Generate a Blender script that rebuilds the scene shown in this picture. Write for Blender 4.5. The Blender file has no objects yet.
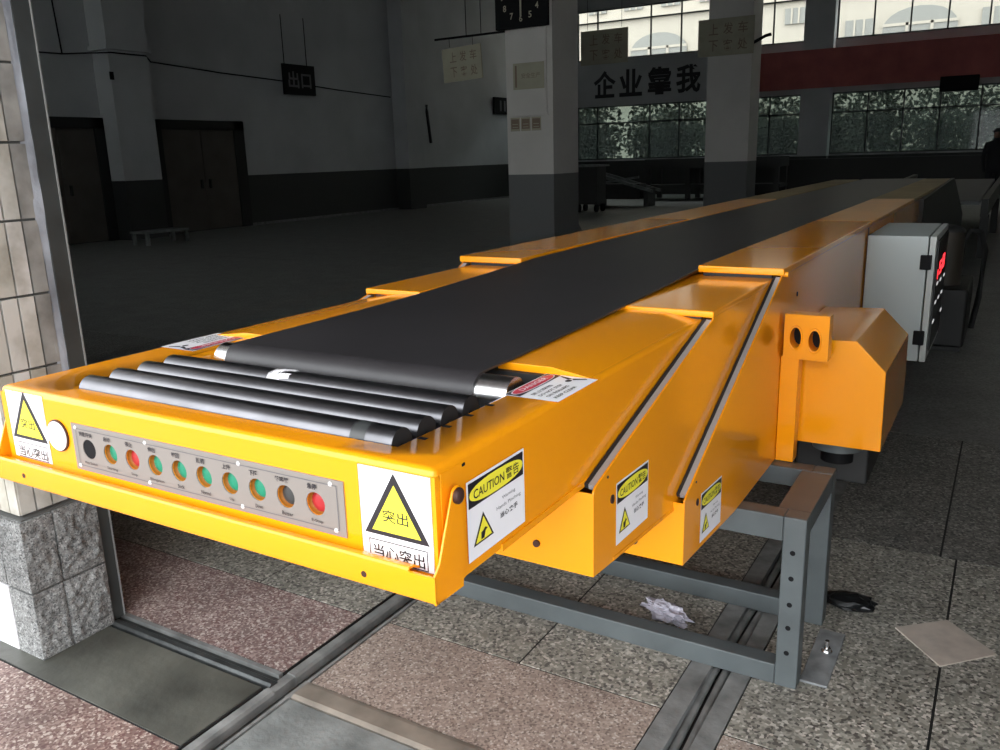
import bpy, bmesh, math, random
from mathutils import Vector, Matrix
random.seed(7)
SC = bpy.context.scene
COL = SC.collection
PI = math.pi

# ------------------------------------------------------------------ materials
MATS = {}
def principled(name):
    m = bpy.data.materials.new(name); m.use_nodes = True
    nt = m.node_tree
    return m, nt, nt.nodes['Principled BSDF']

def mat(name, col, rough=.5, metal=0., coat=0., spec=.5, var=0., vscale=6., bump=0., bscale=60., emit=None, estr=0.):
    if name in MATS: return MATS[name]
    m, nt, b = principled(name)
    b.inputs['Base Color'].default_value = (*col, 1)
    b.inputs['Roughness'].default_value = rough
    b.inputs['Metallic'].default_value = metal
    b.inputs['Coat Weight'].default_value = coat
    b.inputs['Coat Roughness'].default_value = .04
    b.inputs['Specular IOR Level'].default_value = spec
    if emit:
        b.inputs['Emission Color'].default_value = (*emit, 1)
        b.inputs['Emission Strength'].default_value = estr
    if var or bump:
        tc = nt.nodes.new('ShaderNodeTexCoord')
    if var:
        n = nt.nodes.new('ShaderNodeTexNoise'); n.inputs['Scale'].default_value = vscale
        n.inputs['Detail'].default_value = 6
        nt.links.new(tc.outputs['Object'], n.inputs['Vector'])
        r = nt.nodes.new('ShaderNodeValToRGB')
        r.color_ramp.elements[0].position = .3; r.color_ramp.elements[1].position = .7
        r.color_ramp.elements[0].color = (*[c*(1-var) for c in col], 1)
        r.color_ramp.elements[1].color = (*[min(1, c*(1+var*.6)) for c in col], 1)
        nt.links.new(n.outputs['Fac'], r.inputs['Fac'])
        nt.links.new(r.outputs['Color'], b.inputs['Base Color'])
    if bump:
        n2 = nt.nodes.new('ShaderNodeTexNoise'); n2.inputs['Scale'].default_value = bscale
        n2.inputs['Detail'].default_value = 5
        nt.links.new(tc.outputs['Object'], n2.inputs['Vector'])
        bp = nt.nodes.new('ShaderNodeBump'); bp.inputs['Strength'].default_value = bump
        bp.inputs['Distance'].default_value = .01
        nt.links.new(n2.outputs['Fac'], bp.inputs['Height'])
        nt.links.new(bp.outputs['Normal'], b.inputs['Normal'])
    MATS[name] = m
    return m

def terrazzo(name, cols, scale=130., rough=.55, stain=.25):
    """granite chips: one random colour per voronoi cell, multiplied by soft stains"""
    m, nt, b = principled(name)
    tc = nt.nodes.new('ShaderNodeTexCoord')
    v = nt.nodes.new('ShaderNodeTexVoronoi'); v.inputs['Scale'].default_value = scale
    nt.links.new(tc.outputs['Object'], v.inputs['Vector'])
    sep = nt.nodes.new('ShaderNodeSeparateColor'); nt.links.new(v.outputs['Color'], sep.inputs['Color'])
    r = nt.nodes.new('ShaderNodeValToRGB'); r.color_ramp.interpolation = 'CONSTANT'
    el = r.color_ramp.elements
    n = len(cols)
    while len(el) < n: el.new(.5)
    pos = 0.
    for i, (c, w) in enumerate(cols):
        el[i].position = pos; el[i].color = (*c, 1); pos += w
    nt.links.new(sep.outputs['Red'], r.inputs['Fac'])
    ns = nt.nodes.new('ShaderNodeTexNoise'); ns.inputs['Scale'].default_value = 3.5; ns.inputs['Detail'].default_value = 7
    ns.inputs['Roughness'].default_value = .65
    nt.links.new(tc.outputs['Object'], ns.inputs['Vector'])
    r2 = nt.nodes.new('ShaderNodeValToRGB')
    r2.color_ramp.elements[0].position = .32; r2.color_ramp.elements[1].position = .68
    r2.color_ramp.elements[0].color = (1-stain,)*3+(1,); r2.color_ramp.elements[1].color = (1, 1, 1, 1)
    nt.links.new(ns.outputs['Fac'], r2.inputs['Fac'])
    mx = nt.nodes.new('ShaderNodeMix'); mx.data_type = 'RGBA'; mx.blend_type = 'MULTIPLY'
    mx.inputs['Factor'].default_value = 1
    nt.links.new(r.outputs['Color'], mx.inputs['A']); nt.links.new(r2.outputs['Color'], mx.inputs['B'])
    nt.links.new(mx.outputs['Result'], b.inputs['Base Color'])
    b.inputs['Roughness'].default_value = rough
    MATS[name] = m
    return m

def two_tone(name, lo, hi, z, rough=.6):
    """painted wall: dark dado below height z, whitewash above"""
    m, nt, b = principled(name)
    g = nt.nodes.new('ShaderNodeNewGeometry'); s = nt.nodes.new('ShaderNodeSeparateXYZ')
    nt.links.new(g.outputs['Position'], s.inputs['Vector'])
    gt = nt.nodes.new('ShaderNodeMath'); gt.operation = 'GREATER_THAN'; gt.inputs[1].default_value = z
    nt.links.new(s.outputs['Z'], gt.inputs[0])
    n = nt.nodes.new('ShaderNodeTexNoise'); n.inputs['Scale'].default_value = .8; n.inputs['Detail'].default_value = 5
    nt.links.new(g.outputs['Position'], n.inputs['Vector'])
    r = nt.nodes.new('ShaderNodeValToRGB')
    r.color_ramp.elements[0].position = .3; r.color_ramp.elements[1].position = .7
    r.color_ramp.elements[0].color = (*[c*.82 for c in hi], 1); r.color_ramp.elements[1].color = (*hi, 1)
    nt.links.new(n.outputs['Fac'], r.inputs['Fac'])
    mx = nt.nodes.new('ShaderNodeMix'); mx.data_type = 'RGBA'
    nt.links.new(gt.outputs[0], mx.inputs['Factor'])
    mx.inputs['A'].default_value = (*lo, 1); nt.links.new(r.outputs['Color'], mx.inputs['B'])
    nt.links.new(mx.outputs['Result'], b.inputs['Base Color'])
    b.inputs['Roughness'].default_value = rough
    MATS[name] = m
    return m

def tile_mat(name):
    m, nt, b = principled(name)
    g = nt.nodes.new('ShaderNodeNewGeometry')
    r = nt.nodes.new('ShaderNodeValToRGB')
    r.color_ramp.elements[0].color = (.42, .40, .34, 1); r.color_ramp.elements[1].color = (.62, .60, .57, 1)
    nt.links.new(g.outputs['Random Per Island'], r.inputs['Fac'])
    n = nt.nodes.new('ShaderNodeTexNoise'); n.inputs['Scale'].default_value = 9; n.inputs['Detail'].default_value = 8
    tc = nt.nodes.new('ShaderNodeTexCoord'); nt.links.new(tc.outputs['Object'], n.inputs['Vector'])
    r2 = nt.nodes.new('ShaderNodeValToRGB'); r2.color_ramp.elements[0].position = .35; r2.color_ramp.elements[1].position = .55
    r2.color_ramp.elements[0].color = (.62, .6, .56, 1); r2.color_ramp.elements[1].color = (1, 1, 1, 1)
    nt.links.new(n.outputs['Fac'], r2.inputs['Fac'])
    mx = nt.nodes.new('ShaderNodeMix'); mx.data_type = 'RGBA'; mx.blend_type = 'MULTIPLY'; mx.inputs['Factor'].default_value = 1
    nt.links.new(r.outputs['Color'], mx.inputs['A']); nt.links.new(r2.outputs['Color'], mx.inputs['B'])
    nt.links.new(mx.outputs['Result'], b.inputs['Base Color'])
    b.inputs['Roughness'].default_value = .3
    MATS[name] = m
    return m

def glass_mat(name, tint, refl=.08, dust=0., dcol=(.3, .34, .33)):
    m = bpy.data.materials.new(name); m.use_nodes = True
    nt = m.node_tree; nt.nodes.clear()
    out = nt.nodes.new('ShaderNodeOutputMaterial')
    t = nt.nodes.new('ShaderNodeBsdfTransparent'); t.inputs['Color'].default_value = (*tint, 1)
    g = nt.nodes.new('ShaderNodeBsdfGlossy'); g.inputs['Roughness'].default_value = .05
    mx = nt.nodes.new('ShaderNodeMixShader'); mx.inputs['Fac'].default_value = refl
    nt.links.new(t.outputs[0], mx.inputs[1]); nt.links.new(g.outputs[0], mx.inputs[2])
    last = mx
    if dust:
        tr = nt.nodes.new('ShaderNodeBsdfTranslucent'); tr.inputs['Color'].default_value = (*dcol, 1)
        m2 = nt.nodes.new('ShaderNodeMixShader'); m2.inputs['Fac'].default_value = dust
        nt.links.new(mx.outputs[0], m2.inputs[1]); nt.links.new(tr.outputs[0], m2.inputs[2]); last = m2
    nt.links.new(last.outputs[0], out.inputs['Surface'])
    MATS[name] = m
    return m

YEL = mat('yellow_enamel', (.88, .315, .006), rough=.13, coat=.1, spec=.4)
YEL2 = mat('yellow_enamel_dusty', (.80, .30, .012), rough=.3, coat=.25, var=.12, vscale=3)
YEL3 = mat('yellow_enamel_dusty_dim', (.30, .21, .09), rough=.55, var=.3, vscale=2)  # dust plus the weaker light on the far covers, mixed into the colour
BELT = mat('belt_rubber', (.029, .026, .028), rough=.42, var=.25, vscale=4, bump=.06, bscale=200)
STEEL = mat('roller_steel', (.165, .162, .172), rough=.34, metal=1., var=.2, vscale=14)
BRIGHT = mat('bright_steel', (.78, .77, .76), rough=.25, metal=1., var=.15, vscale=20)
BLACK = mat('black_plastic', (.007, .007, .008), rough=.6, spec=.12)
RUBBER = mat('black_rubber_and_shade', (.012, .012, .013), rough=.7)
ALU = mat('grey_strip', (.42, .42, .43), rough=.45, metal=.3)
GREYP = mat('grey_frame_paint', (.085, .098, .102), rough=.42, var=.2, vscale=7)
GPLATE = mat('dusty_plate', (.24, .25, .255), rough=.6, var=.4, vscale=18)
CAB = mat('cabinet_grey_paint', (.46, .50, .49), rough=.5)
CABD = mat('cabinet_door_grey_paint', (.50, .52, .50), rough=.5)
WHITE = mat('white_vinyl', (.84, .82, .84), rough=.35)
SYEL = mat('sign_yellow', (.88, .78, .05), rough=.4)
INK = mat('black_ink', (.012, .010, .014), rough=.5)
INKG = mat('grey_ink', (.10, .10, .11), rough=.5)
REDI = mat('red_ink', (.55, .02, .05), rough=.4)
PANEL = mat('panel_silver', (.235, .21, .19), rough=.45, metal=.2)
SCREW = mat('screw_white', (.6, .58, .57), rough=.4)
ORNG = mat('orange_collar', (.30, .10, .006), rough=.5)
GRNB = mat('green_lens', (.003, .20, .11), rough=.35, coat=.2)
REDB = mat('red_lens', (.36, .016, .02), rough=.35, coat=.2)
GREYB = mat('grey_lens', (.035, .037, .037), rough=.4)
BROWN = mat('rusty_bolt', (.06, .025, .018), rough=.5, metal=.4)
LED = mat('red_led', (.2, .0, .0), emit=(1, .03, .04), estr=.55)
LEDW = mat('white_led', (.3, .3, .3), emit=(1, 1, 1), estr=.09)

PINK = terrazzo('terrazzo_pink', [((.205, .130, .112), .40), ((.35, .25, .215), .30), ((.15, .073, .066), .17), ((.58, .48, .42), .13)], 150, .5, .4)
PINK2 = terrazzo('terrazzo_pink_inner', [((.27, .19, .175), .40), ((.46, .36, .33), .30), ((.20, .11, .105), .17), ((.70, .62, .57), .13)], 150, .5, .4)
PINKG = terrazzo('terrazzo_pinkgrey', [((.32, .255, .22), .45), ((.42, .35, .30), .30), ((.18, .14, .12), .15), ((.58, .52, .47), .10)], 170, .5, .3)
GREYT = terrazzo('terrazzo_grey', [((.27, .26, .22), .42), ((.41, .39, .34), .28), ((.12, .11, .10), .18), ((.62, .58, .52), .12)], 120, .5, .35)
CONC = mat('worn_concrete', (.19, .205, .20), rough=.75, var=.45, vscale=7, bump=.25, bscale=50)
CEMD = mat('cement_patch', (.092, .092, .078), rough=.5, var=.5, vscale=4, bump=.2, bscale=30)
JOINT = mat('joint_dark', (.02, .02, .02), rough=.9)
RAILM = mat('track_steel', (.075, .08, .08), rough=.45, metal=.5, var=.4, vscale=15)
JAMB = mat('jamb_steel', (.040, .044, .043), rough=.55, var=.4, vscale=6)
JEDGE = mat('jamb_edge', (.22, .22, .21), rough=.5)
RAILC = mat('track_concrete', (.20, .205, .20), rough=.7, var=.45, vscale=12, bump=.2)
TANS = mat('tan_stone_strip', (.20, .175, .145), rough=.6, var=.4, vscale=8)
GREYT2 = terrazzo('terrazzo_grey_dimmed', [((.165, .16, .145), .42), ((.26, .25, .225), .28), ((.07, .066, .062), .18), ((.43, .41, .37), .12)], 120, .45, .4)  # darker copy of the grey terrazzo; light falloff put into the colour
HALLF = terrazzo('hall_floor', [((.22, .22, .205), .5), ((.28, .278, .26), .3), ((.16, .16, .15), .2)], 90, .5, .3)
INLAY = mat('pale_tile', (.52, .45, .39), rough=.45, var=.2, vscale=14)
WALLW = two_tone('hall_wall_paint', (.03, .031, .031), (.50, .51, .52), 1.2)
PILW = two_tone('pillar_paint', (.13, .132, .132), (.62, .59, .56), 1.2)
CEIL = mat('ceiling_paint', (.2, .2, .2), rough=.8)
DARKW = mat('dark_wall', (.16, .16, .16), rough=.8)
DOORF = mat('door_frame_dark', (.012, .014, .014), rough=.6)
DOORB = mat('door_brown', (.085, .075, .065), rough=.6, var=.25, vscale=2)
WFRAME = mat('window_frame_dark', (.03, .034, .034), rough=.5)
GLC = glass_mat('clear_glass', (.93, .95, .93), .05)
GLT = glass_mat('dusty_glass', (.50, .56, .53), .012, dust=.05)
BANR = mat('banner_red', (.46, .12, .115), rough=.7, var=.2, vscale=2)
CARD = mat('poster_card', (.36, .34, .26), rough=.8, var=.1, vscale=4)
CARDT = mat('poster_text', (.20, .145, .11), rough=.8)
STONE = terrazzo('granite_rough', [((.20, .20, .195), .4), ((.27, .27, .26), .3), ((.10, .10, .10), .18), ((.38, .38, .37), .12)], 230, .8, .55)
GROUT = mat('grout', (.09, .09, .085), rough=.9)
TILE = tile_mat('glazed_tile')
SMEAR = mat('cement_smear', (.34, .36, .40), rough=.7, var=.5, vscale=6, bump=.4, bscale=25)
TILE2 = mat('stained_tile', (.30, .29, .27), rough=.5, var=.65, vscale=7)
FACW = mat('facade_cream', (.375, .335, .285), rough=.8)
FACG = mat('facade_glass', (.21, .205, .19), rough=.6)
LEAF = mat('leaf_green', (.045, .052, .04), rough=.8, var=.4, vscale=3, spec=.2)
BARK = mat('bark', (.05, .04, .03), rough=.9)
DK = mat('dark_machine_and_shade', (.02, .02, .02), rough=.55)
DKB = mat('machine_brown', (.055, .045, .035), rough=.5)
GBELT = mat('grey_belt', (.14, .145, .15), rough=.6)
CLOTHD = mat('dark_cloth', (.012, .013, .016), rough=.8)
SKIN = mat('skin', (.35, .2, .14), rough=.6)
HAIR = mat('hair_black', (.01, .009, .008), rough=.6)
PLAST = mat('crumpled_film', (.36, .345, .40), rough=.35, var=.25, vscale=40)
RAG = mat('black_rag', (.006, .007, .008), rough=.35)

# ------------------------------------------------------------------ mesh builder
class MB:
    def __init__(s): s.v = []; s.f = []; s.m = []; s.sm = []; s.mats = []
    def mi(s, m):
        if m not in s.mats: s.mats.append(m)
        return s.mats.index(m)
    def add(s, vs, fs, m, smooth=False):
        o = len(s.v); k = s.mi(m)
        s.v += [tuple(v) for v in vs]
        for f in fs:
            s.f.append([i+o for i in f]); s.m.append(k); s.sm.append(smooth)
    def box(s, x0, x1, y0, y1, z0, z1, m):
        vs = [(x, y, z) for z in (z0, z1) for y in (y0, y1) for x in (x0, x1)]
        s.add(vs, [(0, 2, 3, 1), (4, 5, 7, 6), (0, 1, 5, 4), (1, 3, 7, 5), (3, 2, 6, 7), (2, 0, 4, 6)], m)
    def prism(s, pts, axis, a0, a1, m, smooth=False):
        """polygon (2-D) extruded along axis 'x' (pts=y,z), 'y' (pts=x,z) or 'z' (pts=x,y)"""
        def P(p, a):
            return (a, p[0], p[1]) if axis == 'x' else (p[0], a, p[1]) if axis == 'y' else (p[0], p[1], a)
        n = len(pts)
        vs = [P(p, a0) for p in pts] + [P(p, a1) for p in pts]
        fs = [list(range(n))[::-1], list(range(n, 2*n))]
        s.add(vs, fs, m)
        s.add(vs, [(i, (i+1) % n, n+(i+1) % n, n+i) for i in range(n)], m, smooth)
    def tube(s, p0, p1, r, m, seg=16, r1=None, caps=True, smooth=True, capm=None):
        p0, p1 = Vector(p0), Vector(p1); r1 = r if r1 is None else r1
        d = (p1-p0).normalized(); u = d.orthogonal().normalized(); w = d.cross(u)
        vs = []
        for p, rr in ((p0, r), (p1, r1)):
            for i in range(seg):
                a = 2*PI*i/seg
                vs.append(p+u*(rr*math.cos(a))+w*(rr*math.sin(a)))
        s.add(vs, [(i, (i+1) % seg, seg+(i+1) % seg, seg+i) for i in range(seg)], m, smooth)
        if caps:
            s.add(vs, [list(range(seg))[::-1], list(range(seg, 2*seg))], capm or m)
    def path(s, pts, r, m, seg=8):
        pts = [Vector(p) for p in pts]; n = len(pts); vs = []
        up = Vector((0, 0, 1))
        for i, p in enumerate(pts):
            d = (pts[min(i+1, n-1)]-pts[max(i-1, 0)]).normalized()
            u = d.cross(up)
            if u.length < 1e-4: u = d.orthogonal()
            u.normalize(); w = u.cross(d)
            for k in range(seg):
                a = 2*PI*k/seg
                vs.append(p+u*(r*math.cos(a))+w*(r*math.sin(a)))
        fs = []
        for i in range(n-1):
            for k in range(seg):
                fs.append((i*seg+k, i*seg+(k+1) % seg, (i+1)*seg+(k+1) % seg, (i+1)*seg+k))
        s.add(vs, fs, m, True)
        s.add(vs, [list(range(seg))[::-1], list(range((n-1)*seg, n*seg))], m)
    def dome(s, c, n, r, h, m, seg=16, rings=4):
        c = Vector(c); n = Vector(n).normalized(); u = n.orthogonal().normalized(); w = n.cross(u)
        vs = []
        for j in range(rings):
            t = (PI/2)*j/rings
            for i in range(seg):
                a = 2*PI*i/seg
                vs.append(c+(u*math.cos(a)+w*math.sin(a))*(r*math.cos(t))+n*(h*math.sin(t)))
        vs.append(c+n*h)
        fs = []
        for j in range(rings-1):
            for i in range(seg):
                fs.append((j*seg+i, j*seg+(i+1) % seg, (j+1)*seg+(i+1) % seg, (j+1)*seg+i))
        for i in range(seg):
            fs.append(((rings-1)*seg+i, (rings-1)*seg+(i+1) % seg, rings*seg))
        s.add(vs, fs, m, True)
    def build(s, name, parent=None, bevel=0., seg=2, weld=False, origin=None, angle=40):
        me = bpy.data.meshes.new(name)
        o = Vector(origin) if origin is not None else Vector((0, 0, 0))
        me.from_pydata([tuple(Vector(v)-o) for v in s.v], [], s.f)
        for m in s.mats: me.materials.append(m)
        me.polygons.foreach_set('material_index', s.m)
        me.polygons.foreach_set('use_smooth', s.sm)
        if weld or bevel:
            bm = bmesh.new(); bm.from_mesh(me)
            bmesh.ops.remove_doubles(bm, verts=bm.verts, dist=1e-5)
            bmesh.ops.recalc_face_normals(bm, faces=bm.faces)
            bm.to_mesh(me); bm.free()
        me.update()
        ob = bpy.data.objects.new(name, me); COL.objects.link(ob)
        ob.location = o
        if parent is not None:
            ob.parent = parent
            ob.location = o - world_loc(parent)
        if bevel:
            b = ob.modifiers.new('bevel', 'BEVEL'); b.width = bevel; b.segments = seg
            b.limit_method = 'ANGLE'; b.angle_limit = math.radians(angle)
            b.harden_normals = False
            for p in me.polygons: p.use_smooth = True
            w = ob.modifiers.new('wn', 'WEIGHTED_NORMAL'); w.keep_sharp = True
        return ob

WL = {}
def world_loc(o):
    l = Vector(o.location); p = o.parent
    while p is not None:
        l = l+Vector(p.location); p = p.parent
    return l

def tag(o, label=None, cat=None, group=None, kind=None):
    if label: o['label'] = label
    if cat: o['category'] = cat
    if group: o['group'] = group
    if kind: o['kind'] = kind
    return o
def thing(name, loc, label, cat, group=None):
    o = bpy.data.objects.new(name, None); COL.objects.link(o)
    o.location = loc; o.empty_display_size = .1
    return tag(o, label, cat, group)
def struct(mb, name, **k):
    return tag(mb.build(name, **k), kind='structure')
def copy_tree(o, parent=None):
    c = o.copy(); COL.objects.link(c)
    if parent is not None: c.parent = parent
    for ch in list(o.children): copy_tree(ch, c)
    return c

# text as polygons, laid in a plane
_tc = bpy.data.curves.new('lettering', 'FONT'); _to = bpy.data.objects.new('lettering', _tc)
def text2d(body, bold=0., line=1.0):
    _tc.body = body; _tc.align_x = 'CENTER'; _tc.offset = bold; _tc.space_line = line
    _tc.resolution_u = 2
    COL.objects.link(_to); bpy.context.view_layer.update()
    dg = bpy.context.evaluated_depsgraph_get()
    me = bpy.data.meshes.new_from_object(_to.evaluated_get(dg))
    COL.objects.unlink(_to)
    vs = [(v.co.x, v.co.y) for v in me.vertices]; fs = [list(p.vertices) for p in me.polygons]
    bpy.data.meshes.remove(me)
    x0, x1 = min(v[0] for v in vs), max(v[0] for v in vs); y0, y1 = min(v[1] for v in vs), max(v[1] for v in vs)
    vs = [((v[0]-(x0+x1)/2)/(x1-x0), (v[1]-(y0+y1)/2)/(y1-y0)) for v in vs]
    return vs, fs
class Decal:
    """flat sign: o = lower-left corner, u/v = unit vectors; shapes given in metres"""
    def __init__(s, mb, o, u, v):
        s.mb = mb; s.o = Vector(o); s.u = Vector(u).normalized(); s.v = Vector(v).normalized(); s.n = s.u.cross(s.v)
    def P(s, x, y, l): return s.o+s.u*x+s.v*y+s.n*(l*.00045+.0004)
    def poly(s, pts, m, l=1): s.mb.add([s.P(x, y, l) for x, y in pts], [list(range(len(pts)))], m)
    def rect(s, x0, y0, x1, y1, m, l=1): s.poly([(x0, y0), (x1, y0), (x1, y1), (x0, y1)], m, l)
    def ell(s, cx, cy, rx, ry, m, l=1, n=28, p=1.):
        def sg(t): return math.copysign(abs(t)**p, t)
        s.poly([(cx+rx*sg(math.cos(2*PI*i/n)), cy+ry*sg(math.sin(2*PI*i/n))) for i in range(n)], m, l)
    def frame(s, x0, y0, x1, y1, t, m, l=1):
        s.rect(x0, y0, x1, y0+t, m, l); s.rect(x0, y1-t, x1, y1, m, l)
        s.rect(x0, y0+t, x0+t, y1-t, m, l); s.rect(x1-t, y0+t, x1, y1-t, m, l)
    def text(s, body, cx, cy, w, h, m, l=2, bold=0., line=1.0, rot=0):
        vs, fs = text2d(body, bold, line)
        c, sn = math.cos(rot), math.sin(rot)
        s.mb.add([s.P(cx+(x*w)*c-(y*h)*sn, cy+(x*w)*sn+(y*h)*c, l) for x, y in vs], fs, m)

def plate2d(outer, holes, to3d, thick, m):
    """flat plate with holes -> (verts, faces) through a filled 2-D curve; to3d(x, y, depth)"""
    cu = bpy.data.curves.new('plate', 'CURVE'); cu.dimensions = '2D'; cu.fill_mode = 'BOTH'; cu.extrude = .5
    for pts in [outer]+holes:
        sp = cu.splines.new('POLY'); sp.points.add(len(pts)-1); sp.use_cyclic_u = True
        for i, p in enumerate(pts): sp.points[i].co = (p[0], p[1], 0, 1)
    ob = bpy.data.objects.new('plate', cu); COL.objects.link(ob); bpy.context.view_layer.update()
    me = bpy.data.meshes.new_from_object(ob.evaluated_get(bpy.context.evaluated_depsgraph_get()))
    vs = [to3d(v.co.x, v.co.y, (v.co.z+.5)*thick) for v in me.vertices]
    fs = [list(p.vertices) for p in me.polygons]
    bpy.data.objects.remove(ob); bpy.data.curves.remove(cu); bpy.data.meshes.remove(me)
    return vs, fs
def circ(cx, cy, rx, ry=None, n=24):
    ry = ry or rx
    return [(cx+rx*math.cos(2*PI*i/n), cy+ry*math.sin(2*PI*i/n)) for i in range(n)]

# ------------------------------------------------------------------ camera (fitted to the photo's vanishing points)
F = 844.623
RX = (0.85948462, 0.10385337, -0.50050042)   # world X in camera axes (right, down, forward)
RY = (0.51037402, -0.22868682, 0.82898775)
RZ = (-0.02836468, -0.96794463, -0.24955687)
cam = bpy.data.cameras.new('camera'); co = bpy.data.objects.new('camera', cam); COL.objects.link(co)
R = Matrix(((RX[0], -RX[1], -RX[2]), (RY[0], -RY[1], -RY[2]), (RZ[0], -RZ[1], -RZ[2])))
co.matrix_world = Matrix.Translation((0, 0, 1.45)) @ R.to_4x4()
cam.sensor_width = 36; cam.lens = F*36/1000; cam.clip_start = .02; cam.clip_end = 300
SC.camera = co

# =================================================================== TELESCOPIC CONVEYOR
CONV = thing('telescopic_conveyor', (-1.11, .82, 0),
             'long yellow telescopic belt conveyor with push buttons on its nose, reaching out of the doorway', 'conveyor')
A0, A1 = -1.611, -.609       # inner boom
B0, B1 = -1.640, -.583       # middle boom
C0, C1 = -1.676, -.557       # base housing
BL, BR = -1.417, -.789       # belt edges
zt = 1.06
yf = .836

# ---- inner boom
mb = MB()
xs = [A0, -1.462, -1.430, -.792, -.707, A1]; ys = [yf, .888, 1.345, 3.0]
def hole(i, j):
    return (j == 1 and 1 <= i <= 3) or (j == 2 and i == 2)
for j in range(3):
    for i in range(5):
        if hole(i, j): continue
        mb.add([(xs[i], ys[j], zt), (xs[i+1], ys[j], zt), (xs[i+1], ys[j+1], zt), (xs[i], ys[j+1], zt)], [(0, 1, 2, 3)], YEL)
zc = 1.022
zf = 1.0485
for i in range(5):
    mb.add([(xs[i], yf, zf), (xs[i+1], yf, zf), (xs[i+1], yf, zt), (xs[i], yf, zt)], [(0, 1, 2, 3)], YEL)
for X, sg in ((A0, -1), (A1, 1)):
    for j in range(3):
        mb.add([(X, ys[j], zf if j == 0 else zc), (X, ys[j+1], zc), (X, ys[j+1], zt), (X, ys[j], zt)], [(0, 1, 2, 3)], YEL)
# opening lips and inner pan
for (xa, ya, xb, yb) in ((xs[1], ys[1], xs[4], ys[1]), (xs[1], ys[1], xs[1], ys[2]), (xs[4], ys[1], xs[4], ys[2]),
                         (xs[1], ys[2], xs[2], ys[2]), (xs[3], ys[2], xs[4], ys[2]), (xs[2], ys[2], xs[2], ys[3]), (xs[3], ys[2], xs[3], ys[3])):
    mb.add([(xa, ya, zt), (xb, yb, zt), (xb, yb, zt-.045), (xa, ya, zt-.045)], [(0, 1, 2, 3)], YEL)
top = mb.build('boom_cover', CONV, bevel=.010, seg=3, origin=(-1.11, yf, zt), angle=60)
for a, b, c in ((-.815, -.70, -.624), (-1.405, -1.50, -1.596)):
    mb = MB(); mb.prism([(a, zt-.002), (a, zt+.0125), (b, zt+.0125), (c, zt+.0006), (c, zt-.002)], 'y', 1.343, 1.952, YEL)
    mb.build('belt_guide_plate', CONV, bevel=.003, seg=2, origin=(b, 1.343, zt))

mb = MB()
s_in = .0015
mb.box(A1-.006, A1-s_in, yf+.012, 3.0, .877, zc+.004, YEL); mb.box(A1-.006, A1-.0002, yf+.012, .90, .877, zf, YEL); mb.box(A0+.0002, A0+.006, yf+.012, .90, .877, zf, YEL)
mb.box(A0+s_in, A0+.006, yf+.012, 3.0, .877, zc+.004, YEL)
mb.box(A0+.006, A1-.006, yf+.014, 3.0, .877, .882, YEL)
mb.box(A0+.02, A1-.02, yf+.03, 3.0, .975, .98, DK); mb.box(-1.40, -.70, 1.330, 1.344, .98, 1.058, RUBBER); mb.box(-.7085, -.7075, 1.24, 1.344, .98, 1.056, RUBBER)  # black pan and plates darken the belt opening, where only shade lies
mb.box(A1-s_in-.001, A1+.001, 1.0, 3.0, .872, .884, YEL)
INNER = mb.build('inner_boom', CONV, bevel=.0015, seg=1, origin=(-1.11, yf, .877))

# front plate of the boom with real button holes
btx = [-1.3519+.05897*i for i in range(10)]
bz = .9725
holes = [circ(x, bz, .0178) for x in btx]
mb = MB()
vs, fs = plate2d([(A0, .880), (A1, .880), (A1, zf), (A0, zf)], holes, lambda x, y, d: (x, yf+d, y), .014, YEL)
mb.add(vs, fs, YEL)
FRONT = mb.build('nose_plate', CONV, origin=(-1.11, yf, .88))
mb = MB()
vs, fs = plate2d([(-1.396, .930), (-.766, .930), (-.766, 1.016), (-1.396, 1.016)], [circ(x, bz, .0180) for x in btx],
                 lambda x, y, d: (x, yf-.0022+d, y), .0022, PANEL)
mb.add(vs, fs, PANEL)
D = Decal(mb, (-1.396, yf-.0022, .930), (1, 0, 0), (0, 0, 1))
W, Hh = .63, .086
D.frame(.012, .009, W-.012, Hh-.008, .0011, INKG)
cn = ['钥匙开关', '启动', '停止', '伸出', '缩回', '照明', '上升', '下降', '蜂鸣器', '急停']
en = ['Key Switch', 'Starting', 'Stop', 'Elongation', 'Back', 'Normal', 'Up', 'Down', 'Buzzer', 'E-Stop']
for x, c, e in zip(btx, cn, en):
    D.text(c, x+1.396-.004, .0425+.0268, .0092*len(c), .0088, INK, bold=.025)
    D.text(e, x+1.396+.002, .0425-.0262, .0032*len(e)+.003, .0062, INK, bold=.01)
PAN = tag(mb.build('control_panel', CONV, origin=(-1.081, yf-.0022, .973)), 'silver control panel with ten round buttons')
for x, z in ((-1.385, 1.0085), (-1.385, .938), (-1.195, 1.0085), (-1.195, .938), (-.975, 1.0085), (-.975, .938), (-.79, 1.0085), (-.785, .938)):
    mb = MB(); mb.dome((x, yf-.0022, z), (0, -1, 0), .0040, .002, SCREW, 10, 2)
    mb.build('screw', PAN, origin=(x, yf-.0022, z))
lens = [BLACK, GRNB, REDB, GRNB, GRNB, GRNB, GRNB, GRNB, GREYB, REDB]
lname = ['black', 'green', 'red', 'green', 'green', 'green', 'green', 'green', 'dark grey', 'red']
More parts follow.
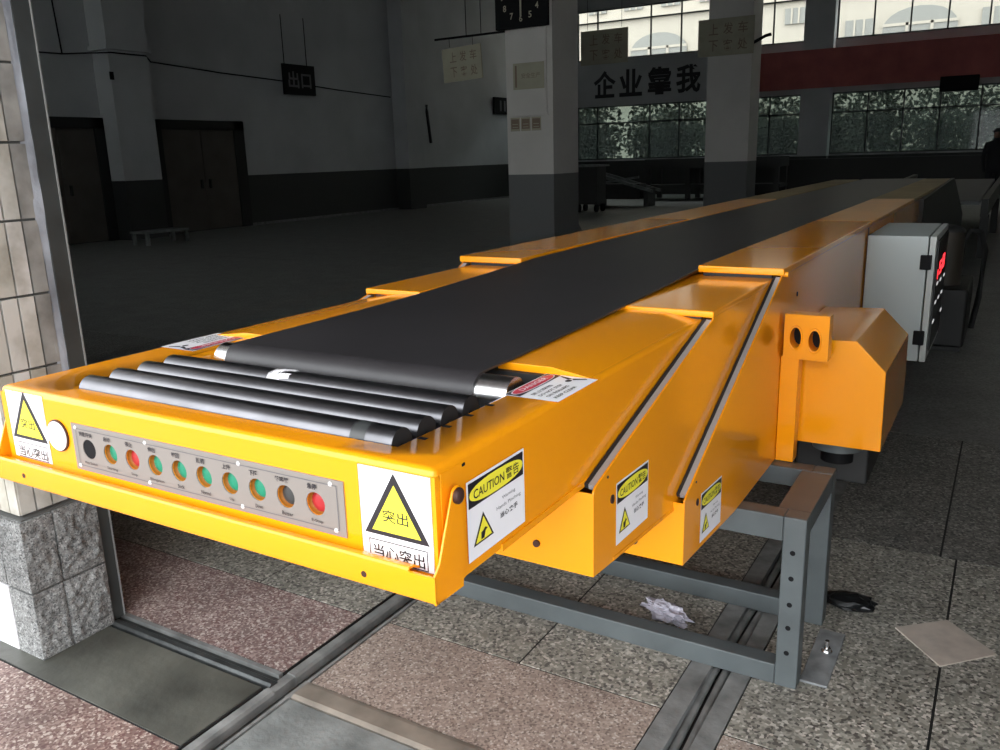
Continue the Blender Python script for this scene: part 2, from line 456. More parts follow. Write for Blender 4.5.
for k, x in enumerate(btx):
    mb = MB()
    n = 24; d0, d1 = yf+.0005, yf+.016
    if k == 0:
        mb.tube((x, yf+.010, bz), (x, yf-.0012, bz), .0176, BLACK, 24)
    else:
        ring = []
        for (r, y) in ((.0176, yf+.0008), (.0176, yf+.0105), (.0150, yf+.0105)):
            ring += [(x+r*math.cos(2*PI*i/n), y, bz+r*math.sin(2*PI*i/n)) for i in range(n)]
        mb.add(ring, [(j*n+i, j*n+(i+1) % n, (j+1)*n+(i+1) % n, (j+1)*n+i) for j in range(2) for i in range(n)], ORNG, True)
        mb.tube((x, yf+.0125, bz), (x, yf+.0072, bz), .0152, lens[k], 24)
        mb.dome((x, yf+.0072, bz), (0, -1, 0), .0150, .0022, lens[k], 24, 3)
    tag(mb.build('push_button', PAN, origin=(x, yf, bz)), '%s %s' % (lname[k], 'key switch' if k == 0 else 'push button'))
mb = MB()
mb.tube((-1.441, yf-.0005, .985), (-1.441, yf-.005, .985), .0275, WHITE, 28)
mb.tube((-1.441, yf+.001, .985), (-1.441, yf-.0035, .985), .0300, BROWN, 28)
Dd = Decal(mb, (-1.441, yf-.005, .985), (1, 0, 0), (0, 0, 1))
Dd.text('i', -.008, .006, .003, .010, INKG); Dd.text('I:', .010, 0, .006, .010, INKG)
tag(mb.build('round_indicator', CONV, origin=(-1.447, yf, .987)), 'round white indicator')

# warning signs on the nose
def pinch_sign(o, w, h):
    mb = MB(); D = Decal(mb, o, (1, 0, 0), (0, 0, 1))
    D.rect(0, 0, w, h, WHITE, 0)
    D.frame(0, 0, w, h, .0006, INKG, 1)
    t = lambda k: [(w*.5-.054*k, .040+.026*(1-k)), (w*.5+.054*k, .040+.026*(1-k)), (w*.5, .040+.026*(1-k)+.0925*k)]
    D.poly(t(1.03), INK, 1); D.poly(t(.775), SYEL, 2)
    D.text('突出', w*.5, .0405+.030, .044, .019, INK, 3, bold=.008)
    D.frame(.012, .001, w-.010, .0315, .0016, INK, 1)
    D.text('当心突出', w*.5+.002, .0145, .088, .021, INK, 2, bold=.012)
    return mb
tag(pinch_sign((-.738, yf, .909), .1225, .139).build('warning_sign', CONV, origin=(-.738, yf, .909)), 'white sign with yellow triangle beside red button')
tag(pinch_sign((-1.5935, yf, .923), .1175, .131).build('warning_sign', CONV, origin=(-1.5935, yf, .923)), 'white sign with yellow triangle beside round indicator')

# bumper bar under the nose, hinged on a bolt at each side
mb = MB()
L0, L1, yl = -1.628, -.5965, .808
prof = [(yl+.030, .9155), (yl+.014, .924), (yl+.004, .9255), (yl, .921), (yl, .886), (yl+.004, .8795), (yl+.026, .8795)]
th = .004
inner = [(yl+.030, .9115), (yl+.014, .9200), (yl+.006, .9212), (yl+th, .919), (yl+th, .888), (yl+.007, .8835), (yl+.026, .8835)]
mb.prism(prof+inner[::-1], 'x', L0, -.640, YEL)
lo = [p for p in prof if p[1] < .9]; 
mb.prism([(yl, .921), (yl, .886), (yl+.004, .8795), (yl+.026, .8795), (yl+.026, .8835), (yl+.007, .8835), (yl+th, .888), (yl+th, .921)], 'x', -.640, L1, YEL)
BUMP = mb.build('bumper_bar', CONV, bevel=.0012, seg=2, origin=(-1.11, yl, .9), angle=50)
arm = [(yl+.001, .8795), (.8758, .8775), (.881, .94), (.8825, 1.014), (.880, 1.0225), (.874, 1.028), (.866, 1.028), (.859, 1.0235), (.8545, 1.014), (.822, .934), (yl+.001, .921)]
for x0, x1 in ((L1-.004, L1), (L0, L0+.004)):
    mb = MB(); mb.prism(arm, 'x', x0, x1, YEL)
    a = mb.build('arm', BUMP, bevel=.001, seg=1, origin=((x0+x1)/2, .85, .9))
    mb = MB(); sx = 1 if x0 > -1 else -1; xo = x1 if sx > 0 else x0
    mb.tube((xo, .8685, 1.0147), (xo+sx*.004, .8685, 1.0147), .0112, BROWN, 20); mb.dome((xo+sx*.004, .8685, 1.0147), (sx, 0, 0), .0105, .004, BROWN)
    mb.build('hinge_bolt', BUMP, origin=(xo, .8685, 1.0147))
for x, z in ((-.7164, .8985), (-1.5288, .9015)):
    mb = MB(); mb.tube((x, yl-.0006, z), (x, yl+.002, z), .0048, BROWN, 14)
    mb.build('drain_hole', BUMP, origin=(x, yl, z))

# folded tab where the nose plate wraps the side
mb = MB(); mb.box(A1-.001, A1+.0012, yf+.012, .903, .890, 1.05, YEL)
mb.build('tab', CONV, bevel=.001, seg=1, origin=(A1, .87, .95))
mb = MB(); mb.box(A1, A1+.0014, .899, .907, 1.043, 1.047, BLACK)
mb.build('notch', CONV, origin=(A1, .903, 1.045))

# rollers
for k in range(4):
    y = .9165+.0615*k; z = 1.0525; r = .0252
    mb = MB()
    mb.tube((-1.449, y, z), (-.722, y, z), r, STEEL, 32, caps=False)
    for xa, xb in ((-1.449, -1.446), (-.722, -.725)):
        mb.tube((xa, y, z), (xb, y, z), r*.985, RUBBER, 28)
    mb.tube((-1.462, y, z-.005), (-.707, y, z-.005), .007, BLACK, 10)
    if k == 0: mb.tube((-.800, y, z), (-.772, y, z), r+.0003, GREYB, 32, caps=False)
    mb.build('roller', CONV, origin=(-1.11, y, z))
for k in range(4):
    for x0, x1 in ((-.704, -.690), (-1.479, -1.465)):
        mb = MB(); y = .9335+.062*k
        mb.box(x0, x1, y-.004, y+.004, zt-.001, zt+.0006, BLACK)
        mb.build('axle_slot', CONV, origin=((x0+x1)/2, y, zt))
# nose roller and belt
ny, nz, nr = 1.247, 1.037, .0365
mb = MB()
mb.tube((-1.456, ny, nz), (-.722, ny, nz), nr, BRIGHT, 36)
mb.tube((-1.462, ny, nz), (-.707, ny, nz), .010, BLACK, 12)
mb.build('nose_roller', CONV, origin=(-1.11, ny, nz))
mb = MB()
t = .004; R1 = nr+t+.0005
pts = []
for i in range(17):
    a = -PI/2-PI*i/16
    pts.append((ny+R1*math.cos(a), nz+R1*math.sin(a)))
topl = [(1.40, 1.0785), (1.7, 1.0795), (1.96, 1.084), (2.3, 1.094), (2.6, 1.105), (3.2, 1.109), (5.0, 1.109), (7.0, 1.109), (10.1, 1.109)]
out = pts+topl
inn = [(y, z-t) for y, z in topl[::-1]]+[(ny+(R1-t)*math.cos(-PI/2-PI*i/16), nz+(R1-t)*math.sin(-PI/2-PI*i/16)) for i in range(16, -1, -1)]
n = len(out)
ring = out+inn
vs = [(BL, y, z) for y, z in ring]+[(BR-.017*min(1, max(0, (y-1.35)/.6)), y, z) for y, z in ring]
m_ = len(ring)
mb.add(vs, [(i, i+1, m_+i+1, m_+i) for i in range(n-1)], BELT, True)
mb.add(vs, [(i, i+1, m_+i+1, m_+i) for i in range(n, m_-1)], BELT, True)
mb.add(vs, [(i, i+1, m_-2-i, m_-1-i) for i in range(n-1)]+[(m_+i, m_+m_-1-i, m_+m_-2-i, m_+i+1) for i in range(n-1)], BELT)
tag(mb.build('belt', CONV, origin=(-1.11, ny, 1.05)), 'wide black rubber belt')

# danger labels on top of the inner boom
def top_label(o, u, v, w, h):
    mb = MB(); D = Decal(mb, o, u, v)          # u along the long side, v across
    D.rect(0, 0, w, h, WHITE, 0)
    b = h*.30
    D.rect(.002, h-b, w-.002, h-.002, INK, 1)
    D.ell(w*.5, h-b*.52, w*.46, b*.44, WHITE, 2, p=.75); D.ell(w*.5, h-b*.52, w*.44, b*.37, REDI, 3, p=.75)
    D.text('DANGER', w*.5, h-b*.52, w*.60, b*.34, WHITE, 4, bold=.01)
    D.text('禁止踩踏', w*.34, h*.56, w*.46, h*.085, INKG, 1, bold=.01)
    D.text('DO NOT STEP', w*.37, h*.42, w*.52, h*.07, INK, 1, bold=.02)
    D.text('ON ROLLERS', w*.37, h*.29, w*.5, h*.07, INK, 1, bold=.02)
    D.text('KEEP CLEAR', w*.37, h*.15, w*.5, h*.07, INK, 1, bold=.02)
    cx, cy = w*.83, h*.42                      # stepping figure mark
    D.ell(cx-.004, cy, .008, h*.055, INK, 1); D.poly([(cx+.004, cy-h*.05), (cx+.016, cy-h*.26), (cx+.021, cy-h*.24), (cx+.012, cy)], INK, 1)
    D.poly([(cx+.004, cy+h*.05), (cx+.016, cy+h*.26), (cx+.021, cy+h*.24), (cx+.012, cy)], INK, 1)
    return mb
tag(top_label((-.604, 1.181, zt), (0, 1, 0), (-1, 0, 0), .158, .104).build('danger_label', CONV, origin=(-.65, 1.26, zt)), 'white label with red oval beside nose roller, outer side')
tag(top_label((-1.615+.006, 1.36, zt), (0, -1, 0), (1, 0, 0), .165, .108).build('danger_label', CONV, origin=(-1.56, 1.28, zt)), 'white label with red oval across the rollers')

# caution labels on the three side walls
def caution(o, w, h, slope=0.):
    mb = MB(); D = Decal(mb, o, (0, 1, slope), (0, 0, 1))
    D.rect(0, 0, w, h, WHITE, 0)
    D.rect(.004, h*.66, w-.004, h-.004, INK, 1)
    D.ell(w*.5, h*.81, w*.465, h*.130, SYEL, 2, p=.85)
    D.text('CAUTION', w*.36, h*.805, w*.52, h*.115, INK, 3, bold=.01)
    D.text('警告', w*.77, h*.81, w*.24, h*.15, INK, 3, bold=.006)
    D.poly([(w*.08, h*.16), (w*.42, h*.16), (w*.25, h*.53)], INK, 1)
    D.poly([(w*.115, h*.185), (w*.385, h*.185), (w*.25, h*.475)], SYEL, 2)
    D.poly([(w*.20, h*.20), (w*.25, h*.20), (w*.275, h*.28), (w*.31, h*.30), (w*.27, h*.33), (w*.24, h*.30), (w*.20, h*.29)], INK, 3)
    D.text('Warning', w*.70, h*.53, w*.24, h*.055, INKG, 1)
    D.text('Hands Pinching', w*.70, h*.43, w*.44, h*.06, INKG, 1)
    D.text('当心夹手', w*.70, h*.32, w*.32, h*.075, INK, 1, bold=.02)
    return mb
tag(caution((A1+.0012, .9065, .8945), .163, .122).build('caution_label', CONV, origin=(A1, .99, .955)), 'caution label on the inner boom')

# ---- middle boom
def section(x0, x1, poly, th, m):
    mb = MB()
    mb.prism(poly, 'x', x1-th, x1, m); mb.prism(poly, 'x', x0, x0+th, m)
    return mb
B_poly = [(1.273, .707), (1.273, .862), (1.276, .873), (1.284, .879), (1.955, 1.062), (1.955, 1.078), (3.4, 1.078), (3.4, .52)]
mb = section(B0, B1, B_poly, .004, YEL)
mb.box(B0+.003, B1-.003, 1.273, 1.277, .707, .868, YEL)
mb.prism([(1.275, .707), (3.4, .52), (3.4, .525), (1.275, .712)], 'x', B0+.003, B1-.003, YEL)
mb.prism([(1.36, .7005), (3.4, .520), (3.4, .527), (1.36, .7085)], 'x', B1, B1+.0015, YEL)
MID = mb.build('middle_boom', CONV, bevel=.0018, seg=2, origin=(-1.11, 1.273, .7), angle=35)
tag(caution((B1, 1.374, .7255), .166, .127, -.04).build('caution_label', CONV, origin=(B1, 1.45, .79)), 'caution label on the middle boom')
def covers(x0, xl, xr, x1, y0, y1, z, band, m, over):
    for a, b in ((x0-over, xl), (xr, x1+over)):
        mb = MB(); mb.box(a, b, y0, y1, z-band, z, m)
        mb.build('boom_cover', CONV, bevel=.004, seg=3, origin=((a+b)/2, y0, z), angle=60)
covers(B0, -1.440, -.830, B1, 1.952, 3.0, 1.0815, .0165, YEL, .001)
def strip(x1, sg, y0, z0, y1, z1, wall, gap):
    """grey seal bar and black rubber along a slanted mouth"""
    d = Vector((0, y1-y0, z1-z0)).normalized(); nrm = Vector((0, -d.z, d.y))   # up/front
    for (a, b, m, off, nm) in ((wall, wall+(gap-wall)*.62, ALU, -.0015, 'seal_strip'), (wall+(gap-wall)*.62, gap-.0006, RUBBER, .000, 'rubber_seal')):
        mb = MB()
        xa, xb = x1-sg*a, x1-sg*b
        vs = []
        for (y, z) in ((y0, z0), (y1, z1)):
            for x in (xa, xb):
                for dd in (off-.010, off):
                    vs.append(Vector((x, y, z))+nrm*dd)
        mb.add(vs, [(0, 1, 3, 2), (4, 6, 7, 5), (0, 4, 5, 1), (2, 3, 7, 6), (1, 5, 7, 3), (0, 2, 6, 4)], m)
        mb.build(nm, CONV, origin=((xa+xb)/2, y0, z0), weld=True)
strip(B1, 1, 1.288, .880, 1.955, 1.062, .0035, .0255)
strip(B0, -1, 1.288, .880, 1.955, 1.062, .0035, .0285)
for a, b in ((A0+.004, -1.445), (-.798, A1-.004)):
    mb = MB(); mb.box(a, b, 1.956, 1.972, zt+.0005, zt+.008, RUBBER)
    mb.build('rubber_seal', CONV, origin=((a+b)/2, 1.96, zt))
for (x, y, z, r, nx) in ((B1, 1.3342, .8801, .0028, 1), (B1, 1.3553, .8291, .0085, 1)):
    mb = MB(); mb.tube((x-.001, y, z), (x+.002, y, z), r, BROWN, 16); mb.build('bolt', CONV, origin=(x, y, z))
mb = MB(); mb.tube((-.6985, 1.2735, .7497), (-.6985, 1.268, .7497), .0068, BROWN, 16); mb.build('bolt', CONV, origin=(-.6985, 1.27, .7497))

# ---- base housing
C_poly = [(1.700, .541), (1.700, .686), (1.703, .698), (1.712, .705), (2.535, 1.088), (2.535, 1.108), (9.9, 1.108), (9.9, .62), (4.2, .5085), (2.12, .5085)]
mb = section(C0, C1, C_poly, .005, YEL)
mb.box(C0+.003, C1-.003, 1.700, 1.704, .541, .692, YEL)
mb.prism([(1.702, .541), (2.12, .5085), (4.2, .5085), (4.2, .514), (2.12, .514), (1.702, .546)], 'x', C0+.003, C1-.003, YEL)
BASE = mb.build('base_housing', CONV, bevel=.002, seg=2, origin=(-1.11, 1.70, .51), angle=35)
tag(caution((C1, 1.818, .5465), .168, .126, -.07).build('caution_label', CONV, origin=(C1, 1.9, .6)), 'caution label on the base housing')
covers(C0, BL-.012, -.808, C1, 2.530, 4.30, 1.1125, .0215, YEL, .006)
covers(C0, BL-.012, -.808, C1, 4.303, 6.2, 1.1125, .0215, YEL2, .006)
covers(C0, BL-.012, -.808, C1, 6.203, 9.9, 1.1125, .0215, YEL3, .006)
strip(C1, 1, 1.716, .707, 2.535, 1.088, .0045, .0255)
strip(C0, -1, 1.716, .707, 2.535, 1.088, .0045, .0350)
for a, b in ((B0+.004, BL-.006), (-.792, B1-.004)):
    mb = MB(); mb.box(a, b, 2.534, 2.550, 1.082, 1.091, RUBBER)
    mb.build('rubber_seal', CONV, origin=((a+b)/2, 2.54, 1.085))
for (x, y, z, r) in ((C1, 1.777, .7172, .0028), (C1, 1.7893, .6633, .0085)):
    mb = MB(); mb.tube((x-.001, y, z), (x+.002, y, z), r, BROWN, 16); mb.build('bolt', CONV, origin=(x, y, z))
mb = MB(); mb.tube((-.6731, 1.7005, .5774), (-.6731, 1.695, .5774), .0066, BROWN, 16); mb.build('bolt', CONV, origin=(-.6731, 1.70, .5774))
mb = MB(); mb.tube((C1+.002, 2.546, 1.094), (C1+.016, 2.546, 1.094), .008, YEL, 14); mb.build('cover_pin', CONV, origin=(C1, 2.546, 1.094))
# panel seam on the side wall
mb = MB(); mb.box(C1, C1+.004, 4.226, 4.236, .62, 1.09, BROWN); mb.build('wall_seam', CONV, origin=(C1, 4.23, .8))
mb = MB(); mb.box(C1, C1+.003, 2.75, 2.757, .998, 1.012, BLACK); mb.build('wall_vent', CONV, origin=(C1, 2.75, 1.0))

# lifting bracket with two eye holes, and its post
mb = MB()
hh = [circ(-.5145, .904, .0165, .031, 22), circ(-.4605, .898, .0165, .031, 22)]
vs, fs = plate2d([(-.549, .838), (-.421, .838), (-.421, .974), (-.549, .974)], hh, lambda x, y, d: (x, 2.565+d, y), .055, YEL)
mb.add(vs, fs, YEL)
LUG = mb.build('lifting_bracket', CONV, bevel=.002, seg=2, origin=(-.49, 2.58, .9), angle=60)
for x, z in ((-.5145, .904), (-.4605, .898)):
    mb = MB(); n = 24
    ringv = []
    for (k, y) in ((1.22, 2.5645), (1.18, 2.559), (1.0, 2.559), (1.0, 2.570)):
        ringv += [(x+.0165*k*math.cos(2*PI*i/n), y, z+.0315*k*math.sin(2*PI*i/n)) for i in range(n)]
    mb.add(ringv, [(j*n+i, j*n+(i+1) % n, (j+1)*n+(i+1) % n, (j+1)*n+i) for j in range(3) for i in range(n)], YEL, True)
    mb.build('eye_rim', LUG, origin=(x, 2.56, z))
mb = MB(); mb.box(-.548, -.422, 2.62, 2.624, .84, .972, BLACK); mb.build('back_plate', LUG, origin=(-.485, 2.62, .9))
mb = MB(); mb.box(-.556, -.503, 2.572, 2.63, .508, .842, YEL)
mb.build('bracket_post', CONV, bevel=.0025, seg=2, origin=(-.53, 2.6, .508))

# chain and motor guard
mb = MB()
G = [(-.556, .553), (-.266, .553), (-.269, .801), (-.356, .889), (-.556, .882)]
mb.prism(G, 'y', 2.652, 3.26, YEL)
GUARD = tag(mb.build('motor_guard', CONV, bevel=.003, seg=2, origin=(-.41, 2.65, .55), angle=25), 'yellow motor guard with chamfered shoulder')
mb = MB()
mb.tube((-.405, 2.77, .515), (-.405, 2.77, .553), .078, GREYP, 28)
mb.tube((-.405, 2.77, .47), (-.405, 2.77, .518), .05, BLACK, 24)
mb.build('motor_flange', GUARD, origin=(-.405, 2.77, .51))
mb = MB(); mb.box(-.55, -.32, 2.86, 3.22, .36, .555, DK); mb.build('gear_motor', GUARD, bevel=.01, origin=(-.43, 3.0, .46))

# control cabinet on the side
mb = MB()
mb.box(-.551, -.301, 4.20, 4.92, .489, 1.058, CAB)
CABO = tag(mb.build('control_cabinet', CONV, bevel=.004, seg=2, origin=(-.42, 4.2, .489)), 'grey steel control cabinet')
mb = MB(); mb.box(-.296, -.269, 4.20, 4.92, .489, 1.058, CABD)
DOOR = mb.build('cabinet_door', CABO, bevel=.004, seg=2, origin=(-.28, 4.2, .489))
mb = MB(); mb.box(-.269, -.262, 4.27, 4.88, .53, 1.03, DK); mb.build('door_inset', CABO, origin=(-.266, 4.5, .8))
for z in (.944, .601):
    mb = MB(); mb.box(-.327, -.282, 4.182, 4.20, z-.032, z+.032, BLACK)
    mb.build('hinge', CABO, bevel=.003, origin=(-.305, 4.19, z))
def seg7(y0, z0, w, h, on):
    mb = MB(); t = .010
    S = {'a': (y0, y0+w, z0+h-t, z0+h), 'g': (y0, y0+w, z0+h/2-t/2, z0+h/2+t/2), 'd': (y0, y0+w, z0, z0+t),
         'f': (y0, y0+t, z0+h/2, z0+h), 'b': (y0+w-t, y0+w, z0+h/2, z0+h), 'e': (y0, y0+t, z0, z0+h/2), 'c': (y0+w-t, y0+w, z0, z0+h/2)}
    for k in on:
        a, b, c, d = S[k]; mb.box(-.2625, -.2598, a, b, c, d, LED)
    tag(mb.build('display_digit', CABO, origin=(-.26, y0, z0)), 'lit red digit')
seg7(4.30, .852, .04, .045, 'bc'); seg7(4.42, .862, .11, .062, 'acdfg'); seg7(4.60, .868, .11, .066, 'abcdefg')
for (y, z) in ((4.80, .812), (4.56, .822), (4.36, .830), (4.73, .736), (4.54, .739), (4.36, .742), (4.82, .630), (4.33, .657)):
    mb = MB(); mb.box(-.2625, -.2590, y-.035, y+.035, z-.0055, z+.0055, LEDW); mb.build('indicator_light', CABO, origin=(-.26, y, z))

# tail of the conveyor
mb = MB()
mb.prism([(6.6, 1.085), (9.8, 1.12), (9.95, 1.10), (11.2, .83), (12.2, .60), (12.2, .45), (6.6, .60)], 'x', C1+.001, C1+.03, DK)
mb.prism([(9.9, 1.09), (9.95, 1.08), (11.2, .80), (12.2, .58), (12.2, .45), (9.9, .60)], 'x', C0, C1, DK)
tag(mb.build('tail_housing', CONV, origin=(-1.11, 9.9, .9)), 'dark tail housing')
for a, b in ((C1-.1, C1), (C0, C0+.1)):
    mb = MB(); mb.box(a, b, 8.6, 8.7, 0, .61, DK); mb.build('leg', CONV, bevel=.004, origin=((a+b)/2, 8.65, 0))
mb = MB(); mb.box(C0+.1, C1-.1, 8.62, 8.68, .3, .36, DK); mb.build('stretcher', CONV, origin=(-1.11, 8.65, .3))

# =================================================================== STEEL STAND
FR = thing('support_stand', (-1.11, 2.37, 0), 'grey square-tube steel stand bolted to the floor under the yellow conveyor', 'stand')
X0s, X1s, ya, yb, sh, w = -1.845, -.375, 2.153, 2.585, .507, .060
def beam(nm, *a, label=None):
    mb = MB(); mb.box(*a, GREYP)
    o = mb.build(nm, FR, bevel=.004, seg=2, origin=((a[0]+a[1])/2, (a[2]+a[3])/2, a[4]))
    if label: tag(o, label)
    return o
LEGS = []
for x0 in (X1s-w, X0s):
    for y0 in (ya, yb-w):
        LEGS.append(beam('leg', x0, x0+w, y0, y0+w, 0, sh))
beam('top_rail', X0s+w, X1s-w, ya, ya+w, sh-w-.012, sh); beam('top_rail', X0s+w, X1s-w, yb-w, yb, sh-w, sh)
beam('top_rail', X1s-w-.03, X1s-.001, ya+w, yb-w, sh-w, sh-.001); beam('top_rail', X0s, X0s+w, ya+w, yb-w, sh-w, sh)
beam('bottom_rail', X0s+w, X1s-w, ya+.001, ya+w, 0, .062); beam('bottom_rail', X0s+w, X1s-w, yb-w, yb, 0, .062)
for z in (.407, .332, .254, .184, .107):
    mb = MB(); mb.tube((-.4065, ya-.0008, z), (-.4065, ya+.004, z), .0072, BLACK, 14)
    mb.build('bolt_hole', FR, origin=(-.4065, ya, z))
mb = MB(); mb.box(-.376, -.302, 2.20, 2.50, 0, .008, GPLATE)
PL = mb.build('foot_plate', FR, bevel=.002, origin=(-.33, 2.35, 0))
mb = MB()
mb.tube((-.335, 2.375, .008), (-.335, 2.375, .012), .016, BRIGHT, 20)
mb.prism([(-.335+.012*math.cos(i*PI/3), 2.375+.012*math.sin(i*PI/3)) for i in range(6)], 'z', .012, .022, BRIGHT)
mb.tube((-.335, 2.375, .022), (-.335, 2.375, .045), .006, BRIGHT, 12)
mb.build('anchor_bolt', PL, origin=(-.335, 2.375, .01))

# =================================================================== small things
def crumple(name, c, sx, sy, sz, m, seed, sub=4, amp=.45):
    rnd = random.Random(seed)
    bm = bmesh.new(); bmesh.ops.create_icosphere(bm, subdivisions=sub, radius=1)
    from mathutils import noise
    for v in bm.verts:
        p = v.co.copy()
        k = noise.noise(p*2.1+Vector((seed, 0, 0)))*amp+noise.noise(p*5.5+Vector((0, seed, 0)))*amp*.6+abs(noise.noise(p*9+Vector((0, 0, seed))))*amp*.35
        v.co = p*(1+k)
        v.co.x *= sx; v.co.y *= sy; v.co.z *= sz
    zmin = min(v.co.z for v in bm.verts)
    for v in bm.verts: v.co.z = max(v.co.z-zmin, 0)
    me = bpy.data.meshes.new(name); bm.to_mesh(me); bm.free(); me.materials.append(m)
    o = bpy.data.objects.new(name, me); COL.objects.link(o); o.location = c
    return o
film = crumple('crumpled_film', (-.815, 2.315, .0), .070, .021, .026, PLAST, 3, amp=.75); film.rotation_euler = (0, 0, -.25); film.location.z = 0.002
tag(film, 'crumpled whitish plastic film lying between the bottom rails of the grey stand', 'plastic film')
rag = crumple('black_rag', (-.325, 2.68, 0), .080, .045, .024, RAG, 11, sub=3, amp=.28)
tag(rag, 'crumpled black rag on the floor behind the right leg of the grey stand', 'rag')
mb = MB()
pv = []
for j in range(5):
    a = math.radians(150-36*j)
    pv.append((-1.128, 1.0985+.0265*math.cos(a), 1.0525+.0265*math.sin(a)))
fan = [(-1.150+.0, .0, .0)]
N = 6
vs = []
for i in range(N+1):
    x = -1.158+.052*i/N
    hgt = .030*(1-(1-i/N)**2.2)+.004
    for j in range(4):
        a = math.radians(178-j*(12+40*hgt/.034)/1.0)
        vs.append((x, 1.101+.0268*math.cos(a), 1.0525+.0268*math.sin(a)))
mb.add(vs, [(i*4+j, i*4+j+1, (i+1)*4+j+1, (i+1)*4+j) for i in range(N) for j in range(3)], WHITE, True)
sc_ = mb.build('paper_scrap', origin=(-1.13, 1.1, 1.075))
so = sc_.modifiers.new('solid', 'SOLIDIFY'); so.thickness = .0006
tag(sc_, 'torn white paper scrap stuck on the rear roller before the belt', 'paper')

# =================================================================== FLOOR
mb = MB(); mb.box(-40, 40, -14, 31, -.09, -.045, JOINT); struct(mb, 'floor_bed')
gp = .007
def slab(mb, x0, x1, y0, y1, m, zt_=0.): mb.box(x0+gp/2, x1-gp/2, y0+gp/2, y1-gp/2, -.05, zt_, m); mb.box(x0+.0005, x1-.0005, y0+.0005, y1-.0005, -.05, zt_-.003, JOINT)
T1a, T1b, T2a, T2b = -1.702, -1.598, -.672, -.500
mb = MB()
# left strip
slab(mb, -3.05, T1a, 1.535, 1.90, PINK2); slab(mb, -16.2, -3.05, 1.535, 1.90, PINK2)
# outside, left of the first track
slab(mb, -2.92, T1a, -.2, 1.168, PINK); slab(mb, -16.2, -2.92, -.2, 1.3, PINK)
slab(mb, -16.2, T1a, -9, -.2, PINK)
struct(mb, 'floor_pink_paving')
mb = MB()
slab(mb, -2.92, T1a, 1.168, 1.455, CEMD, .001)
slab(mb, -16.2, -2.92, 1.30, 1.455, CEMD)
struct(mb, 'floor_cement_patch')
mb = MB()
slab(mb, T1b, T2a, 1.535, 1.905, PINKG)
slab(mb, T2b, .60, 1.48, 1.88, PINKG); slab(mb, T2b, .60, .4, 1.476, PINKG)
slab(mb, .60, 12, -9, 1.88, PINKG); slab(mb, T2b, .60, -9, .4, PINKG)
struct(mb, 'floor_rosy_paving')
mb = MB()
slab(mb, T1b, T2a, .1, 1.455, CONC, -.001); slab(mb, T1b, T2a, -9, .1, CONC, -.001)
struct(mb, 'floor_concrete')
mb = MB()
# second row
slab(mb, -3.55, -2.18, 1.90, 2.62, GREYT); slab(mb, -2.18, T1a, 1.90, 2.62, GREYT); slab(mb, -16.2, -3.55, 1.90, 2.62, GREYT)
slab(mb, -16.2, -2.6, 2.62, 3.21, GREYT); slab(mb, -2.6, T1a, 2.62, 3.21, GREYT)
slab(mb, T1b, -1.115, 1.905, 3.21, GREYT); slab(mb, -1.115, T2a, 1.905, 3.21, GREYT)
slab(mb, T2b, -.0405, 1.88, 3.21, GREYT); slab(mb, -.0405, .9, 1.88, 3.21, GREYT); slab(mb, .9, 12, 1.88, 3.21, GREYT)
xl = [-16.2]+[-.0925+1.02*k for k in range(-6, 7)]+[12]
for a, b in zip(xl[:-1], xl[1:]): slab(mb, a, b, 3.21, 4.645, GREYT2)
struct(mb, 'floor_grey_paving')
mb = MB()
for k in range(5):
    y0 = 4.645+k*5.0
    for a, b in zip([-16.2, -11, -6, -1.1, 4], [-11, -6, -1.1, 4, 12]): slab(mb, a, b, y0, min(y0+5, 29.4), HALLF)
struct(mb, 'floor')
# pale tile set on the joint crossing
mb = MB(); mb.prism([(-.177, 2.621), (-.041, 2.741), (.098, 2.601), (-.041, 2.459)], 'z', -.001, .0035, INLAY)
struct(mb, 'floor_inlay_tile')
# tracks
mb = MB()
for y0, y1 in ((-6, 1.452), (1.538, 5.5)):
    mb.box(T1a+.001, T1a+.010, y0, y1, -.05, -.022, JOINT)
    mb.prism([(T1a+.010, -.05), (T1a+.048, -.05), (T1a+.048, -.006), (T1a+.042, .003), (T1a+.016, .003), (T1a+.010, -.006)], 'y', y0, y1, RAILC)
    mb.box(T1a+.048, T1b-.016, y0, y1, -.05, -.030, RAILM)
    mb.prism([(T1b-.016, -.05), (T1b-.001, -.05), (T1b-.001, .002), (T1b-.010, .003), (T1b-.016, -.004)], 'y', y0, y1, RAILC)
mb.box(T1a+.012, T1a+.046, 1.452, 1.538, -.05, -.002, RAILC); mb.box(T1b-.016, T1b, 1.452, 1.538, -.05, 0, RAILC)
mb.box(T1a+.046, T1b-.016, 1.452, 1.538, -.05, -.032, RAILM)
struct(mb, 'trim_1')
mb = MB()
mb.box(T2a+.001, T2a+.060, -6, 5.5, -.05, .0005, RAILC); mb.box(T2b-.055, T2b-.001, -6, 5.5, -.05, .0005, RAILC)
mb.box(T2a+.060, T2b-.055, -6, 5.5, -.05, -.040, JOINT)
struct(mb, 'trim_2')
for nm, off, ph, lab in (('cable', T2a+.070, .0, 'grey dusty cable nearer the doorway post in the floor groove'), ('cable', T2a+.101, .0001, 'grey dusty cable on the outer side of the floor groove')):
    mb = MB()
    mb.path([(off+.006*math.sin(y*5+ph), y, -.026+.004*math.sin(y*3+ph)) for y in [i*.12-1 for i in range(50)]], .0115, RAILC, 10)
    tag(mb.build(nm, origin=(off, 2, -.02)), 'dusty grey cable lying in the floor groove, '+('left of the pair' if ph == 0. else 'right of the pair'), 'cable', 'cables in the floor groove')
